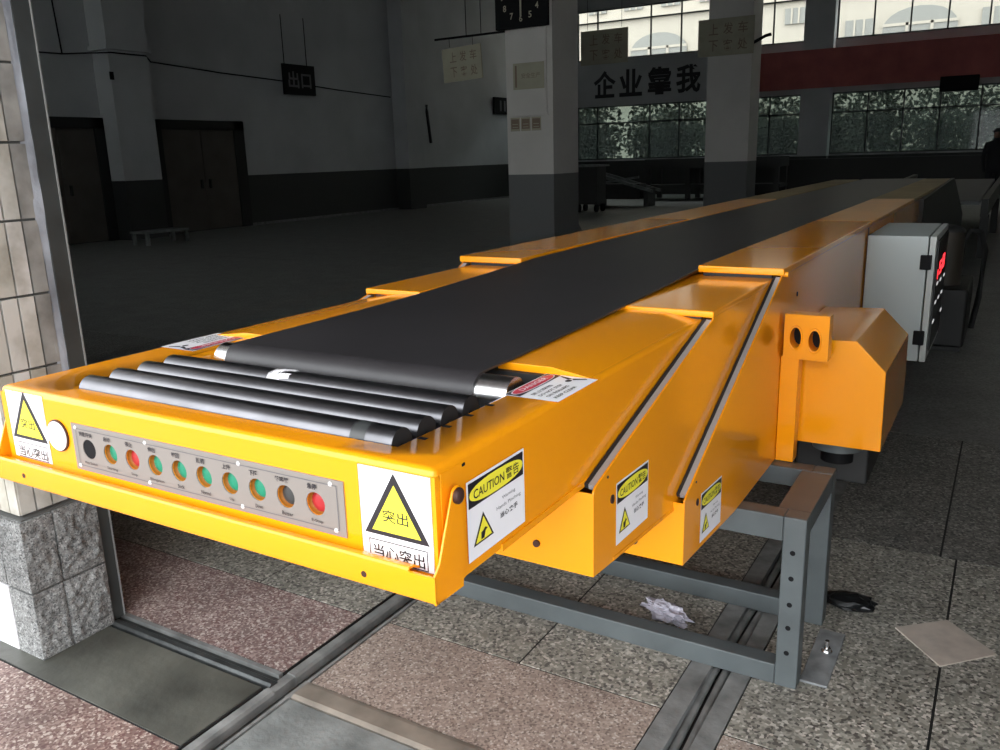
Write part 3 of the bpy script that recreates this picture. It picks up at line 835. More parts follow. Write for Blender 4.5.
# threshold rail
mb = MB()
mb.box(-2.43, T1a, 1.457, 1.533, -.05, -.012, RAILM)
mb.prism([(1.462, -.04), (1.492, -.04), (1.492, .002), (1.485, .008), (1.469, .008), (1.462, .002)], 'x', -2.40, T1a+.02, RAILM)
mb.prism([(1.518, -.04), (1.533, -.04), (1.533, .002), (1.518, .002)], 'x', -2.43, T1a, RAILC)
struct(mb, 'trim_3')
mb = MB()
mb.prism([(1.458, -.05), (1.533, -.05), (1.533, .003), (1.520, .005), (1.470, .005), (1.458, -.001)], 'x', T1b+.002, T2a, TANS)
struct(mb, 'trim_4')

# =================================================================== DOORWAY PIER (left) AND FRONT WALL
DW, DH = -2.42, 3.25
mb = MB()
mb.box(-16.06, DW-.012, 1.262, 1.49, 0, DH, GROUT)
mb.box(DW-.35, DW-.006, 1.450, 1.49, .455, DH, SMEAR)
mb.box(-16.06, DW-.025, 1.49, 1.52, 0, DH, DARKW)
mb.box(.40, 9, 1.245, 1.50, 0, DH, SMEAR)
mb.box(-16.06, 9, 1.245, 1.50, DH, 4.6, SMEAR); mb.box(-16.06, 9, 1.245, 1.50, 6.4, 7.4, SMEAR)
FB = [(-14.2, -11.2), (-9.0, -6.8), (-2.8, -.8), (2.5, 5.5)]  # unseen high windows, added to bring more light into the hall
_e = [-16.06]+[e for b in FB for e in b]+[9]
for a, b in zip(_e[0::2], _e[1::2]): mb.box(a, b, 1.245, 1.50, 4.6, 6.4, SMEAR)
# tiles: reveal and front face
z = .462; row = 0
while z < DH-.2:
    for k in range(4):
        y0 = 1.2495+.050*k
        mb.box(DW-.012, DW-(.0015 if k == 3 else 0), y0+.003, y0+.047, z+.003, z+.209, TILE2 if k == 3 else TILE)
    for k in range(34):
        x0 = DW-.050*(k+1)
        mb.box(x0+.002, x0+.048, 1.247, 1.262, z+.003, z+.210, TILE)
    z += .2135
struct(mb, 'wall_front', weld=False)
# cement smear flake along the jamb
mb = MB()
from mathutils import noise
vs = []; nz_, ny_ = 60, 6
for i in range(nz_+1):
    zz = .455+(DH-.455)*i/nz_
    for j in range(ny_+1):
        edge = 1.440+.022*noise.noise(Vector((zz*3, 0, 0)))+.012*noise.noise(Vector((zz*9, 5, 0)))
        yy = edge+(1.476-edge)*j/ny_
        vs.append((DW-.004+.008*abs(noise.noise(Vector((zz*7, yy*30, 2)))), yy, zz))
mb.add(vs, [(i*(ny_+1)+j, i*(ny_+1)+j+1, (i+1)*(ny_+1)+j+1, (i+1)*(ny_+1)+j) for i in range(nz_) for j in range(ny_)], SMEAR, True)
struct(mb, 'trim_5')
# rough granite base blocks
def rough(mb, x0, x1, y0, y1, z0, z1, m, amp, seed, n=14):
    bm = bmesh.new(); bmesh.ops.create_cube(bm, size=1)
    bmesh.ops.subdivide_edges(bm, edges=bm.edges[:], cuts=n, use_grid_fill=True)
    for v in bm.verts:
        p = Vector((x0+(v.co.x+.5)*(x1-x0), y0+(v.co.y+.5)*(y1-y0), z0+(v.co.z+.5)*(z1-z0)))
        inside = min(.5-abs(v.co.y), .5-abs(v.co.z)) if abs(abs(v.co.x)-.5) < 1e-4 else min(.5-abs(v.co.x), .5-abs(v.co.z))
        k = min(1, max(0, inside)*8)
        d = amp*k*(.5+noise.noise(p*14+Vector((seed, 0, 0)))+1.1*noise.noise(p*45+Vector((0, seed, 0))))
        v.co = p+v.normal*d
    mb.add([v.co.copy() for v in bm.verts], [[w.index for w in f.verts] for f in bm.faces], m, False)
    bm.free()
mb = MB()
for (y0, y1, a) in ((1.228, 1.326, .006), (1.333, 1.470, .009)):
    for (z0, z1) in ((.002, .219), (.226, .452)):
        rough(mb, DW-.10, DW+.024, y0, y1, z0, z1, STONE, a, y0*7+z0, 22)
rough(mb, DW-.75, DW-.106, 1.228, 1.45, .002, .219, WHITE, .001, 5); rough(mb, DW-.75, DW-.106, 1.228, 1.45, .226, .452, STONE, .006, 6)
rough(mb, -4.2, DW-.76, 1.228, 1.45, .002, .452, STONE, .006, 8)
mb.box(-2.9, DW+.014, 1.238, 1.478, 0, .456, GROUT)
struct(mb, 'trim_6')
# steel jamb (rolling-shutter guide)
mb = MB()
mb.box(DW-.03, DW+.002, 1.470, 1.521, 0, DH, JAMB); mb.box(DW-.03, DW+.006, 1.521, 1.525, 0, DH, JEDGE)
struct(mb, 'door_1')
mb = MB(); mb.box(-5.0, 3.6, -.95, 1.24, 3.55, 3.7, DARKW); struct(mb, 'roof_canopy_added')  # unseen canopy, added to hold back light from overhead
mb = MB(); mb.box(3.4, 3.7, -1.0, 1.24, -.04, 3.55, SMEAR); struct(mb, 'wall_bay_added')  # side wall out of view, added to cut light from the right

# =================================================================== HALL SHELL
XW, YB, HC = -16.06, 29.5, 7.4
mb = MB(); mb.box(XW-.3, XW, 1.2, YB+.3, 0, HC, WALLW)
struct(mb, 'wall_left')
mb = MB()
for y0, y1 in ((11.25, 12.15), (20.9, 21.7)):
    mb.box(XW, XW+.5, y0, y1, 0, HC, WALLW)
mb.box(XW, XW+.58, 11.17, 12.23, 3.72, 3.80, WALLW); mb.box(XW, XW+.54, 11.22, 12.18, 3.80, HC, WALLW)
struct(mb, 'pillar_wall')
mb = MB(); mb.box(9, 9.3, 1.2, YB+.3, 0, HC, WALLW); struct(mb, 'wall_right')
mb = MB(); mb.box(XW-.3, 9.3, 1.2, YB+.3, HC, HC+.2, CEIL); struct(mb, 'ceiling')
mb = MB(); mb.box(XW, XW+.03, 15, YB, .0, .055, RAILC); struct(mb, 'baseboard_left')
# back wall with window openings
UZ0, UZ1, LZ0, LZ1 = 4.71, 6.40, 1.25, 3.13
bays = [(-16.0, -9.25), (-7.95, -6.15), (-5.25, -.30), (.55, 8.6)]
mb = MB()
mb.box(XW, 9, YB, YB+.3, 0, LZ0, WALLW); mb.box(XW, 9, YB, YB+.3, LZ1, UZ0, WALLW); mb.box(XW, 9, YB, YB+.3, UZ1, HC, WALLW)
ed = [XW]+[e for b in bays for e in b]+[9]
for a, b in zip(ed[0::2], ed[1::2]):
    if b-a > .02:
        mb.box(a, b, YB, YB+.3, LZ0, LZ1, WALLW); mb.box(a, b, YB, YB+.3, UZ0, UZ1, WALLW)
mb.box(-6.15, -5.25, YB-.35, YB, 0, HC, WALLW)
struct(mb, 'wall_back')
mull = [[-15.2, -14.13, -13.36, -11.36, -10.27], [-7.19], [-4.19, -3.17, -2.17, -1.10], [1.5, 2.5, 3.5, 4.5, 5.5, 6.5, 7.5]]
wn = 1
for (x0, x1), ml in zip(bays, mull):
    for (z0, z1, zt_, gm) in ((UZ0, UZ1, 5.98, GLC), (LZ0, LZ1, 2.53, GLT)):
        mb = MB(); f = .045
        y0, y1 = YB+.06, YB+.12
        mb.box(x0, x1, y0, y1, z0, z0+f, WFRAME); mb.box(x0, x1, y0, y1, z1-f, z1, WFRAME); mb.box(x0, x1, y0, y1, zt_-f/2, zt_+f/2, WFRAME)
        for x in [x0+f/2, x1-f/2]+ml: mb.box(x-f/2, x+f/2, y0, y1, z0, z1, WFRAME)
        mb.box(x0+f, x1-f, YB+.088, YB+.092, z0+f, z1-f, gm)
        struct(mb, 'window_%d' % wn); wn += 1
for x0, x1 in FB:  # frames and panes of the added high front windows
    mb = MB(); f = .05
    for x in [x0+f/2+(x1-x0-f)*i/3 for i in range(4)]: mb.box(x-f/2, x+f/2, 1.34, 1.40, 4.6, 6.4, WFRAME)
    for z in (4.625, 5.8, 6.375): mb.box(x0, x1, 1.34, 1.40, z-.025, z+.025, WFRAME)
    mb.box(x0+f, x1-f, 1.368, 1.372, 4.65, 6.35, GLC)
    struct(mb, 'window_%d' % wn); wn += 1
# doors in the left wall
for (y0, y1, fw, n) in ((9.2, 11.24, .22, 2), (12.40, 14.95, .30, 3)):
    mb = MB()
    mb.box(XW+.001, XW+.08, y0, y0+fw*.7, 0, 2.45, DOORF); mb.box(XW+.001, XW+.08, y1-fw, y1, 0, 2.45, DOORF); mb.box(XW+.001, XW+.08, y0, y1, 2.24, 2.45, DOORF)
    mid = (y0+y1)/2
    mb.box(XW+.001, XW+.04, y0+fw*.7, mid-.006, 0.02, 2.24, DOORB); mb.box(XW+.001, XW+.04, mid+.006, y1-fw, 0.02, 2.24, DOORB)
    for yy in (mid-.12, mid+.12): mb.box(XW+.04, XW+.09, yy-.02, yy+.02, .95, 1.15, DOORF)
    struct(mb, 'door_%d' % n)
# free-standing pillars
for k, (x0, x1, y0, y1) in enumerate(((-6.335, -5.60, 10.9, 11.7), (-6.40, -5.39, 20.3, 21.1))):
    mb = MB(); mb.box(x0, x1, y0, y1, 0, HC, PILW); struct(mb, 'pillar_%d' % (k+1))
mb = MB(); mb.box(XW, 9, 20.45, 20.95, 6.6, HC, CEIL); mb.box(XW, 9, 11.05, 11.55, 6.6, HC, CEIL); struct(mb, 'beam_ceiling')

# =================================================================== THINGS ON WALLS
# square clock on the pillar
ck = thing('wall_clock', (-6.04, 10.86, 3.16), 'square black clock with pale numerals on the pillar', 'clock')
mb = MB(); mb.box(-6.45, -5.63, 10.83, 10.895, 3.16, 3.98, BLACK); mb.build('case', ck, bevel=.01, origin=(-6.04, 10.86, 3.16))
for h in range(1, 13):
    mb = MB(); D = Decal(mb, (-6.04, 10.829, 3.57), (1, 0, 0), (0, 0, 1))
    a = PI/2-h*PI/6; D.text(str(h), .29*math.cos(a), .29*math.sin(a), .05*len(str(h)), .085, CARD, 3, bold=.02)
    mb.build('numeral', ck, origin=(-6.04, 10.829, 3.57))
mb = MB(); mb.box(-6.052, -6.028, 10.822, 10.828, 3.30, 3.60, CARD); mb.build('hand', ck, origin=(-6.04, 10.825, 3.57))
mb = MB(); mb.box(-6.052, -6.032, 10.822, 10.828, 3.56, 3.80, CARD); mb.build('hand', ck, origin=(-6.04, 10.825, 3.57))
# notices on the pillar
mb = MB(); mb.box(-6.215, -5.725, 10.888, 10.897, 2.36, 2.71, CARD); D = Decal(mb, (-6.215, 10.888, 2.36), (1, 0, 0), (0, 0, 1))
D.rect(.03, .03, .06, .32, CARDT); D.text('安全生产', .28, .18, .3, .07, CARDT)
tag(mb.build('notice_board', origin=(-5.97, 10.89, 2.36)), 'large drab notice board on the pillar between clock and three small sheets', 'notice')
for k, x in enumerate((-6.275, -6.105, -5.935)):  # small paper sheets fixed to the pillar
    mb = MB(); mb.box(x, x+.15, 10.890, 10.897, 1.80, 1.985, CARD)
    D = Decal(mb, (x, 10.890, 1.80), (1, 0, 0), (0, 0, 1)); D.rect(.012, .03, .138, .165, CARDT); D.rect(.03, .05, .12, .06, CARD, 2); D.rect(.03, .09, .12, .10, CARD, 2)
    tag(mb.build('notice_sheet', origin=(x+.075, 10.89, 1.8)), 'small brownish sheet on the pillar, %s in the row of three' % ('leftmost', 'middle one', 'rightmost')[k], 'notice', 'small sheets on the pillar')
mb = MB(); mb.path([(-5.69, 10.885, 3.15), (-5.69, 10.885, 2.10), (-5.69, 10.885, 2.03)], .012, PILW, 8); mb.box(-6.29, -5.66, 10.872, 10.898, 2.0, 2.035, PILW)
tag(mb.build('conduit', origin=(-5.69, 10.89, 2.0)), 'thin cable conduit running down the pillar above three small sheets', 'conduit')
# hanging direction boards
def board(nm, x0, x1, y, z0, z1, rows, label, par=None, tilt=0):
    t = thing(nm, ((x0+x1)/2, y, z0), label, 'sign', 'cardboard direction boards')
    mb = MB(); mb.box(x0, x1, y-.01, y+.01, z0, z1, CARD)
    b = mb.build('board', t, origin=((x0+x1)/2, y, z0))
    mb = MB(); D = Decal(mb, (x0, y-.01, z0), (1, 0, 0), (0, 0, 1)); w, h = x1-x0, z1-z0
    for r, chars in enumerate(rows):
        for c, ch in enumerate(chars):
            if ch != ' ': D.text(ch, w*(.28+.26*c), h*(.72-.44*r), w*.17, h*.30, CARDT, 1, bold=.008)
    mb.build('lettering', t, origin=((x0+x1)/2, y, z0))
    return t
t = board('hanging_sign', -7.42, -6.75, 10.95, 2.55, 3.02, ['上发车', '下客处'], 'pale cardboard sign hanging from a dark rod left of the near pillar'); t.rotation_euler = (0, math.radians(-3), 0)
mb = MB(); mb.path([(-7.55, 10.93, 3.145), (-6.34, 10.93, 3.15)], .016, BLACK, 8)
for x in (-7.3, -6.9): mb.path([(x, 10.94, 3.02), (x, 10.93, 3.14)], .004, BLACK, 5)
for x in (-7.0, -6.75): mb.path([(x, 10.93, 3.14), (x, 10.93, HC)], .006, BLACK, 5)
tag(mb.build('sign_rod', origin=(-6.9, 10.93, 3.14)), 'dark horizontal rod beside the clock carrying a hanging sign', 'rod')
t = board('hanging_sign', -9.58, -8.335, 20.2, 3.587, 4.38, ['上发车', '下客处'], 'brownish cardboard sign hanging before the upper window left of the far pillar')
for x in (-9.4, -8.5):
    mb = MB(); mb.path([(x, 20.2, 4.40), (x, 20.2, 6.6)], .006, BLACK, 5); mb.build('wire', t, origin=(x, 20.2, 4.4))
t = board('hanging_sign', -6.62, -5.34, 20.24, 3.55, 4.35, ['上发车', '下客处'], 'brownish cardboard sign fixed on the front of the far pillar')
mb = MB(); mb.path([(-5.39, 20.35, 3.78), (-5.1, 20.3, 3.90), (-4.98, 20.3, 3.92)], .035, BLACK, 8)
tag(mb.build('pipe_stub', origin=(-5.2, 20.3, 3.85)), 'short dark pipe stub sticking out from the far pillar beside its sign', 'pipe')
# slogan on the back wall
sl = thing('wall_slogan', (-11.4, YB-.02, 3.45), 'large dark Chinese characters on the wall between upper and lower windows', 'lettering')
for x, ch in ((-13.05, '企'), (-12.05, '业'), (-10.98, '靠'), (-9.95, '我'), (-8.63, '发')):
    mb = MB(); vs, fs = text2d(ch, .03)
    w = .86 if ch != '发' else .5
    mb.add([(x+a*w, YB-.02, 3.87+b*.92) for a, b in vs], fs, INK)
    mb.build('character', sl, origin=(x, YB-.02, 3.87))
mb = MB(); mb.box(-8.43, 8.9, YB-.40, YB-.352, 3.27, 4.42, BANR); mb.box(-8.43, -8.05, YB-.42, YB-.352, 3.27, 4.42, BLACK)
tag(mb.build('hanging_banner', origin=(0, YB-.38, 3.3)), 'long dull red banner along the far wall below the upper windows', 'banner')
mb = MB(); mb.box(-2.19, -1.18, YB-.56, YB-.42, 2.93, 3.36, BLACK)  # exit sign box mounted at the far wall
tag(mb.build('exit_sign_box', bevel=.02, origin=(-1.7, YB-.45, 2.9)), 'black exit sign box mounted in front of the lower windows under the red banner', 'exit sign')
# black signs on the left wall
sg = thing('wall_sign', (XW+.15, 16.9, 3.15), 'black board with grey characters hanging from two wires on the left wall', 'sign')
mb = MB(); mb.box(XW+.10, XW+.16, 16.36, 17.48, 3.13, 3.86, BLACK); mb.build('board', sg, origin=(XW+.13, 16.9, 3.15))
mb = MB(); D = Decal(mb, (XW+.16, 16.36, 3.13), (0, 1, 0), (0, 0, 1)); D.text('出口', .56, .36, .82, .40, INKG, 2, bold=.02)
mb.build('lettering', sg, origin=(XW+.16, 16.9, 3.5))
for y in (16.45, 17.25):
    mb = MB(); mb.path([(XW+.12, y, 3.86), (XW+.12, y, 5.0)], .012, BLACK, 5); mb.build('wire', sg, origin=(XW+.12, y, 4.3))
sg = thing('wall_sign', (XW+.1, 27.0, 2.95), 'small black board with two pale bars on the left wall beside the near pillar', 'sign')
mb = MB(); mb.box(XW+.02, XW+.10, 26.62, 27.8, 2.93, 3.50, BLACK); mb.build('board', sg, origin=(XW+.1, 27, 3))
mb = MB(); D = Decal(mb, (XW+.10, 26.62, 2.93), (0, 1, 0), (0, 0, 1)); D.text('II', .55, .28, .4, .36, INKG, 2)
mb.build('lettering', sg, origin=(XW+.1, 27, 3))
def yz(y, z): return (XW+.02, y, z)
mb = MB(); mb.path([yz(9.5, 3.60), yz(10.6, 3.62), (XW+.53, 11.3, 3.66), (XW+.53, 12.1, 3.66), yz(12.6, 3.62), yz(14.5, 3.52), yz(16.3, 3.46), yz(18.5, 3.34), yz(20.8, 3.25)], .016, BLACK, 6)
tag(mb.build('wall_cable', origin=(XW, 15, 3.5)), 'dark cable sagging along the left wall above the doors', 'cable')
mb = MB(); mb.path([yz(10.6, 3.62), yz(10.55, 4.6), yz(10.5, 6)], .014, BLACK, 6)
tag(mb.build('wall_cable', origin=(XW, 10.5, 4.5)), 'thin vertical cable on the left wall beside the first wall pillar', 'cable')
mb = MB(); mb.path([(XW+.08, 12.25, 3.7), (XW+.08, 12.3, 2.1)], .07, DOORB, 8)
tag(mb.build('downpipe', origin=(XW+.08, 12.3, 2.1)), 'brownish pipe on the left wall between pillar and double door', 'pipe')
mb = MB(); mb.path([yz(22.6, 3.1), yz(22.6, 2.9), yz(22.75, 1.95)], .05, DOORF, 8)
tag(mb.build('downpipe', origin=(XW+.08, 22.6, 2)), 'short dark pipe on the left wall under the hanging sign', 'pipe')
mb = MB(); mb.box(XW+.5, XW+.53, 11.22, 11.3, 3.15, 3.3, BLACK)
tag(mb.build('wall_socket', origin=(XW+.5, 11.25, 3.2)), 'small black box on the wall pillar left of the double door', 'socket')

# =================================================================== FAR FLOOR THINGS
bn = thing('low_bench', (-14.4, 10.8, 0), 'low pale bench at the foot of the left wall near the doors', 'bench')
mb = MB(); mb.box(-14.6, -14.1, 10.5, 11.5, .22, .26, CONC); mb.build('top', bn, origin=(-14.35, 11, .24))
for x in (-14.55, -14.15):
    for y in (10.55, 11.45):
        mb = MB(); mb.box(x-.03, x+.03, y-.03, y+.03, 0, .22, CONC); mb.build('leg', bn, origin=(x, y, 0))
ct = thing('trolley', (-9.5, 20.6, 0), 'dark upright trolley with pale top right of the near pillar', 'trolley')
mb = MB(); mb.box(-9.85, -9.2, 20.3, 20.9, .2, 1.15, DK); mb.build('body', ct, bevel=.02, origin=(-9.5, 20.6, .2))
mb = MB(); mb.box(-9.87, -9.12, 20.28, 20.92, 1.15, 1.20, CONC); mb.build('top', ct, origin=(-9.5, 20.6, 1.15))
for x in (-9.75, -9.25):
    for y in (20.4, 20.8):
        mb = MB(); mb.tube((x-.03, y, .1), (x+.03, y, .1), .1, BLACK, 14); mb.build('wheel', ct, origin=(x, y, .1))
lf = thing('inclined_loader', (-9.6, 23, 0), 'dark machine with slanted pale rails right of the trolley', 'loader')
mb = MB()
for y in (22.7, 23.3): mb.prism([(-10.6, 1.02), (-10.6, .93), (-8.6, .38), (-8.6, .46)], 'y', y-.04, y+.04, CONC)
mb.build('rail', lf, origin=(-9.6, 23, .7))
mb = MB(); mb.prism([(-10.6, .62), (-10.6, .56), (-9.0, .78), (-9.0, .84)], 'y', 22.62, 22.7, CONC); mb.build('brace', lf, origin=(-9.6, 22.7, .7))
mb = MB(); mb.box(-10.5, -9.0, 22.75, 23.25, .2, .62, DK); mb.build('body', lf, origin=(-9.7, 23, .4))
for x in (-10.3, -8.8):
    mb = MB(); mb.box(x-.06, x+.06, 22.7, 23.3, 0, .5, DK); mb.build('leg', lf, origin=(x, 23, 0))
lb = thing('roller_table', (-8.6, 27, 0), 'long dark roller table below the lower windows behind the far pillar', 'table')
mb = MB(); mb.box(-10.2, -6.0, 26.2, 27.4, .95, 1.25, DK); mb.build('top', lb, origin=(-8.4, 26.8, 1.1))
mb = MB(); mb.box(-10.2, -6.0, 26.3, 27.3, .35, .45, DK); mb.build('shelf', lb, origin=(-8.4, 26.8, .4))
for x in (-10.1, -8.8, -7.5, -6.1):
    for y in (26.3, 27.3):
        mb = MB(); mb.box(x-.07, x+.07, y-.07, y+.07, 0, .95, DK); mb.build('leg', lb, origin=(x, y, 0))
mb = MB(); mb.box(XW+8.1, 8.5, 28.6, 29.1, .0, 1.12, DK)
tag(mb.build('wall_counter', origin=(0, 28.8, 0)), 'long black counter along the foot of the far window wall', 'counter')
for k, x in enumerate((-7.62, -6.98)):
    mb = MB(); mb.prism([(x, 0), (x+.10, 0), (x-.12, .42), (x-.20, .42)], 'y', 13.9, 14.6, GREYP)
    tag(mb.build('kerb_board', origin=(x, 14.2, 0)), 'leaning grey board on the floor behind the near pillar, %s' % ('left one' if k == 0 else 'right one'), 'board', 'leaning boards')

# feeder conveyor beyond the tail, crossing to the right
fc = thing('feeder_conveyor', (-.9, 16, 0), 'low grey belt conveyor with dark side frame beyond the tail of the yellow conveyor', 'conveyor')
mb = MB(); mb.box(-1.75, -.36, 12.35, 20.2, .70, .745, GBELT); mb.build('belt', fc, origin=(-1, 16, .72))
def bar(mb, p, q, w, h, m):
    p, q = Vector(p), Vector(q); d = (q-p).normalized(); u = d.cross(Vector((0, 0, 1))).normalized()*w/2; v = Vector((0, 0, h/2))
    mb.add([p-u-v, p+u-v, p+u+v, p-u+v, q-u-v, q+u-v, q+u+v, q-u+v], [(0, 1, 2, 3), (7, 6, 5, 4), (0, 4, 5, 1), (1, 5, 6, 2), (2, 6, 7, 3), (3, 7, 4, 0)], m)
mb = MB(); bar(mb, (-.30, 12.4, .66), (-.20, 20.2, .74), .08, .22, DK); mb.build('side_frame', fc, origin=(-.25, 16, .7))
mb = MB(); bar(mb, (-1.82, 12.4, .66), (-1.82, 20.2, .74), .08, .22, DK); mb.build('side_frame', fc, origin=(-1.82, 16, .7))
for (x, y) in ((-.29, 12.7), (-.24, 16.4), (-1.82, 12.7), (-1.82, 16.4)):
    mb = MB(); bar(mb, (x-.05, y, .28), (x+.05, y, .28), .14, .56, DK); mb.build('leg', fc, origin=(x, y, 0))
# hydraulic pump unit standing behind the control cabinet
pu = thing('pump_unit', (-.33, 7.2, 0), 'dark machine with a curved pipe on the floor behind the grey control cabinet', 'machine')
mb = MB(); mb.box(-.50, -.20, 6.7, 7.5, .04, .46, DK); mb.build('tank', pu, bevel=.02, origin=(-.35, 7.1, .04))
mb = MB(); mb.tube((-.36, 6.95, .46), (-.36, 6.95, .84), .095, DKB, 18); mb.dome((-.36, 6.95, .84), (0, 0, 1), .095, .05, DK, 18); mb.build('motor', pu, origin=(-.36, 6.95, .46))
mb = MB(); mb.path([(-.30, 7.3, .46), (-.29, 7.3, .72), (-.25, 7.32, .82), (-.18, 7.36, .80), (-.14, 7.4, .66), (-.15, 7.4, .3), (-.18, 7.4, .06)], .022, DK, 10); mb.build('pipe', pu, origin=(-.25, 7.3, .46))
for y in (6.8, 7.4):
    mb = MB(); mb.box(-.48, -.22, y-.04, y+.04, 0, .045, DK); mb.build('foot', pu, origin=(-.35, y, 0))

# =================================================================== PERSON (far right, behind the counter line)
def person(loc):
    root = thing('person', loc, 'person in dark clothes standing by the far windows', 'person')
    me = bpy.data.meshes.new('body'); bm = bmesh.new()
    J = dict(pel=(0, 0, .95), sp=(0, .01, 1.18), ch=(0, .0, 1.38), nk=(0, 0, 1.50), hd=(0, -.02, 1.60), hd2=(0, -.02, 1.70),
             sl=(.17, 0, 1.42), el=(.23, .02, 1.15), wl=(.22, -.08, .92), hl=(.21, -.11, .83),
             sr=(-.17, 0, 1.42), er=(-.23, .02, 1.15), wr=(-.20, -.10, .93), hr=(-.18, -.13, .84),
             tl=(.09, 0, .90), kl=(.10, -.02, .49), al=(.10, .02, .09), fl=(.11, -.13, .04),
             tr=(-.09, 0, .90), kr=(-.10, -.02, .49), ar=(-.10, .02, .09), fr=(-.11, -.13, .04))
    Rr = dict(pel=.14, sp=.135, ch=.15, nk=.055, hd=.085, hd2=.08, sl=.065, el=.048, wl=.034, hl=.035, sr=.065, er=.048, wr=.034, hr=.035,
              tl=.095, kl=.06, al=.042, fl=.035, tr=.095, kr=.06, ar=.042, fr=.035)
    E_ = [('pel', 'sp'), ('sp', 'ch'), ('ch', 'nk'), ('nk', 'hd'), ('hd', 'hd2'), ('ch', 'sl'), ('sl', 'el'), ('el', 'wl'), ('wl', 'hl'), ('ch', 'sr'), ('sr', 'er'), ('er', 'wr'), ('wr', 'hr'),
          ('pel', 'tl'), ('tl', 'kl'), ('kl', 'al'), ('al', 'fl'), ('pel', 'tr'), ('tr', 'kr'), ('kr', 'ar'), ('ar', 'fr')]
    idx = {k: i for i, k in enumerate(J)}
    me.from_pydata(list(J.values()), [(idx[a], idx[b]) for a, b in E_], [])
    me.materials.append(CLOTHD)
    o = bpy.data.objects.new('body', me); COL.objects.link(o); o.parent = root
    sk = o.modifiers.new('skin', 'SKIN'); sk.use_smooth_shade = True
    for k, i in idx.items():
        s_ = me.skin_vertices[0].data[i]; s_.radius = (Rr[k], Rr[k]*.8 if k in ('pel', 'sp', 'ch') else Rr[k]); s_.use_root = (k == 'pel')
    o.modifiers.new('sub', 'SUBSURF').levels = 1; o.modifiers['sub'].render_levels = 2
    mb = MB(); mb.dome((0, -.015, 1.66), (0, .1, 1), .095, .09, HAIR, 16, 5)
    h = mb.build('hair'); h.parent = root; h.location = (0, 0, 0)
    mb = MB(); mb.dome((0, -.045, 1.615), (0, -1, .05), .074, .068, SKIN, 14, 5); mb.dome((0, -.108, 1.61), (0, -1, -.3), .016, .02, SKIN, 8, 3)
    mb.dome((.03, -.104, 1.635), (0, -1, 0), .010, .004, BLACK, 8, 2); mb.dome((-.03, -.104, 1.635), (0, -1, 0), .010, .004, BLACK, 8, 2)
    mb.box(-.022, .022, -.108, -.095, 1.572, 1.580, CARDT)
    h = mb.build('face'); h.parent = root; h.location = (0, 0, 0)
    return root
person((-.42, 21.4, 0))

# =================================================================== OUTSIDE THE FAR WINDOWS
bl = thing('apartment_building', (-8, 44, 0), 'cream apartment block with grey arched windows seen through the upper windows', 'building')
mb = MB(); mb.box(-45, 25, 44, 50, 0, 18, FACW); mb.build('wall', bl, origin=(-8, 44, 0))
def arch(x, z, w, h, rise):
    n = 10
    return [(x-w/2, z), (x+w/2, z), (x+w/2, z+h)]+[(x+w/2*math.cos(PI*i/n), z+h+rise*math.sin(PI*i/n)) for i in range(1, n)]+[(x-w/2, z+h)]
for k in range(-2, 3):
    x = -4.35+12.1*k
    mb = MB(); mb.prism(arch(x, 5.2, 3.0, 1.35, .85), 'y', 43.9, 43.99, FACG)
    for dx in (-.5, .5): mb.box(x+dx-.06, x+dx+.06, 43.86, 43.9, 5.2, 6.75, FACW)
    mb.box(x-1.5, x+1.5, 43.86, 43.9, 6.62, 6.74, FACW)
    mb.build('window', bl, origin=(x, 43.95, 5.2))
    for dx, w_, z0, z1 in ((-2.5, 1.2, 5.4, 7.05), (3.0, 1.2, 5.4, 7.05), (-5.35, .95, 7.15, 7.85), (-3.4, 1.0, 8.6, 10), (-1.4, 1.0, 8.6, 10), (.6, 1.0, 8.6, 10), (2.6, 1.0, 8.6, 10)):
        mb = MB(); mb.box(x+dx-w_/2, x+dx+w_/2, 43.9, 43.99, z0, z1, FACG)
        for q in (-.17, .17): mb.box(x+dx+q*w_-.04, x+dx+q*w_+.04, 43.86, 43.9, z0, z1, FACW)
        mb.build('window', bl, origin=(x+dx, 43.95, z0))
for zb in (8.15,):
    mb = MB(); mb.box(-45, 25, 43.8, 44, zb, zb+.2, FACW); mb.build('ledge', bl, origin=(-8, 43.9, zb))
mb = MB(); mb.box(-50, 30, 29.85, 70, -.2, -.02, CONC); struct(mb, 'ground_outside')
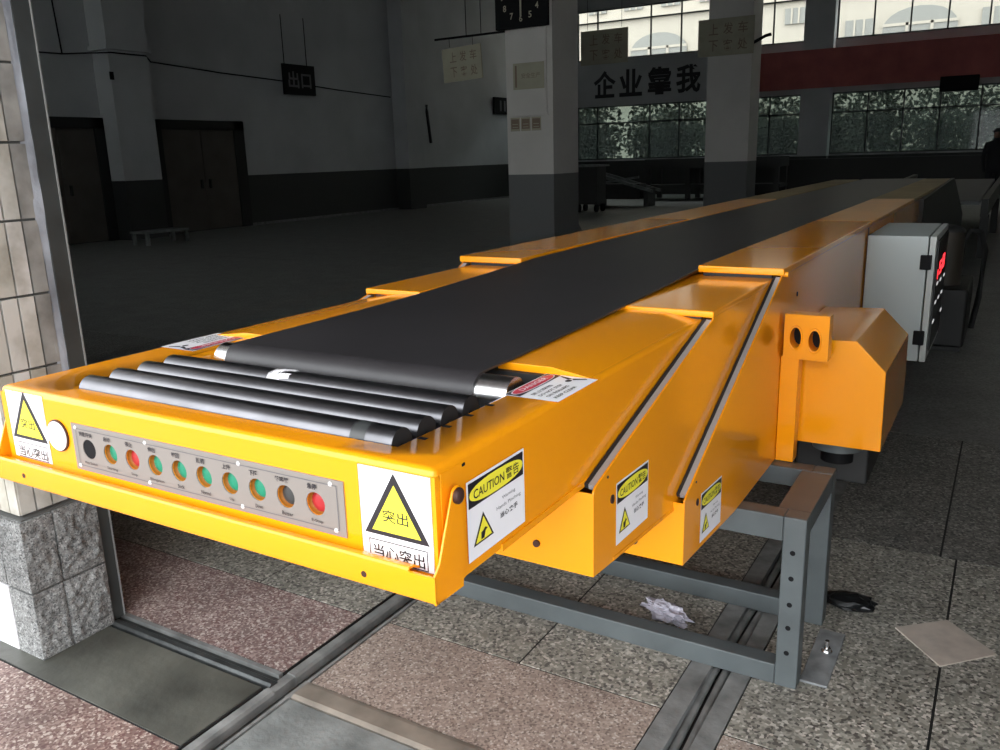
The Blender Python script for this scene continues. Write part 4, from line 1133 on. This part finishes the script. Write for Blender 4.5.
def tree(x, y, h, w, seed, n=2600):
    rnd = random.Random(seed)
    t = thing('tree', (x, y, 0), 'dark leafy tree standing outside the lower far windows', 'tree', 'trees outside the far windows')
    mb = MB(); mb.tube((x, y, -.02), (x+.1, y, h*.6), .09, BARK, 8, r1=.04)
    for k in range(5):
        a = rnd.random()*6.28; mb.tube((x+.05, y, h*(.25+.07*k)), (x+.05+math.cos(a)*w*.35, y+math.sin(a)*w*.3, h*(.45+.08*k)), .035, BARK, 6, r1=.012)
    mb.build('trunk', t, origin=(x, y, 0))
    mb = MB()
    for i in range(n):
        u = Vector((rnd.gauss(0, 1), rnd.gauss(0, 1), rnd.gauss(0, 1))).normalized()*(rnd.random()**.45)
        p = Vector((x+u.x*w*.48, y+u.y*w*.24, h*.52+u.z*h*.48))
        if p.z < .1: continue
        if p.z > 2.4 and rnd.random() < .30: continue
        a = Vector((rnd.gauss(0, 1), rnd.gauss(0, 1), rnd.gauss(0, 1))).normalized(); b = a.orthogonal().normalized()
        s_ = .06+.06*rnd.random()
        mb.add([p-a*s_, p+b*s_*.55, p+a*s_, p-b*s_*.55], [(0, 1, 2, 3)], LEAF)
    mb.build('crown', t, origin=(x, y, h*.55))
for k, x in enumerate((-17.6, -15.9, -14.2, -12.4, -10.7, -8.9, -7.2, -5.6, -3.9, -2.2, -.5, 1.3, 3.1)):
    tree(x, 31.3+1.3*(k % 2), 3.7+.2*((k*7) % 3), 2.5, 100+k)

# =================================================================== LIGHT
w = bpy.data.worlds.new('sky'); SC.world = w; w.use_nodes = True
bg = w.node_tree.nodes['Background']; bg.inputs['Color'].default_value = (.93, .97, 1.0, 1); bg.inputs['Strength'].default_value = 1.0
SC.view_settings.view_transform = 'Standard'
try: SC.view_settings.look = 'None'
except Exception: pass
SC.view_settings.gamma = 1; SC.view_settings.use_curve_mapping = False
SC.view_settings.exposure = 2.45
SC.cycles.max_bounces = 8; SC.cycles.diffuse_bounces = 5; SC.cycles.glossy_bounces = 4; SC.cycles.transparent_max_bounces = 12
SC.cycles.use_denoising = True
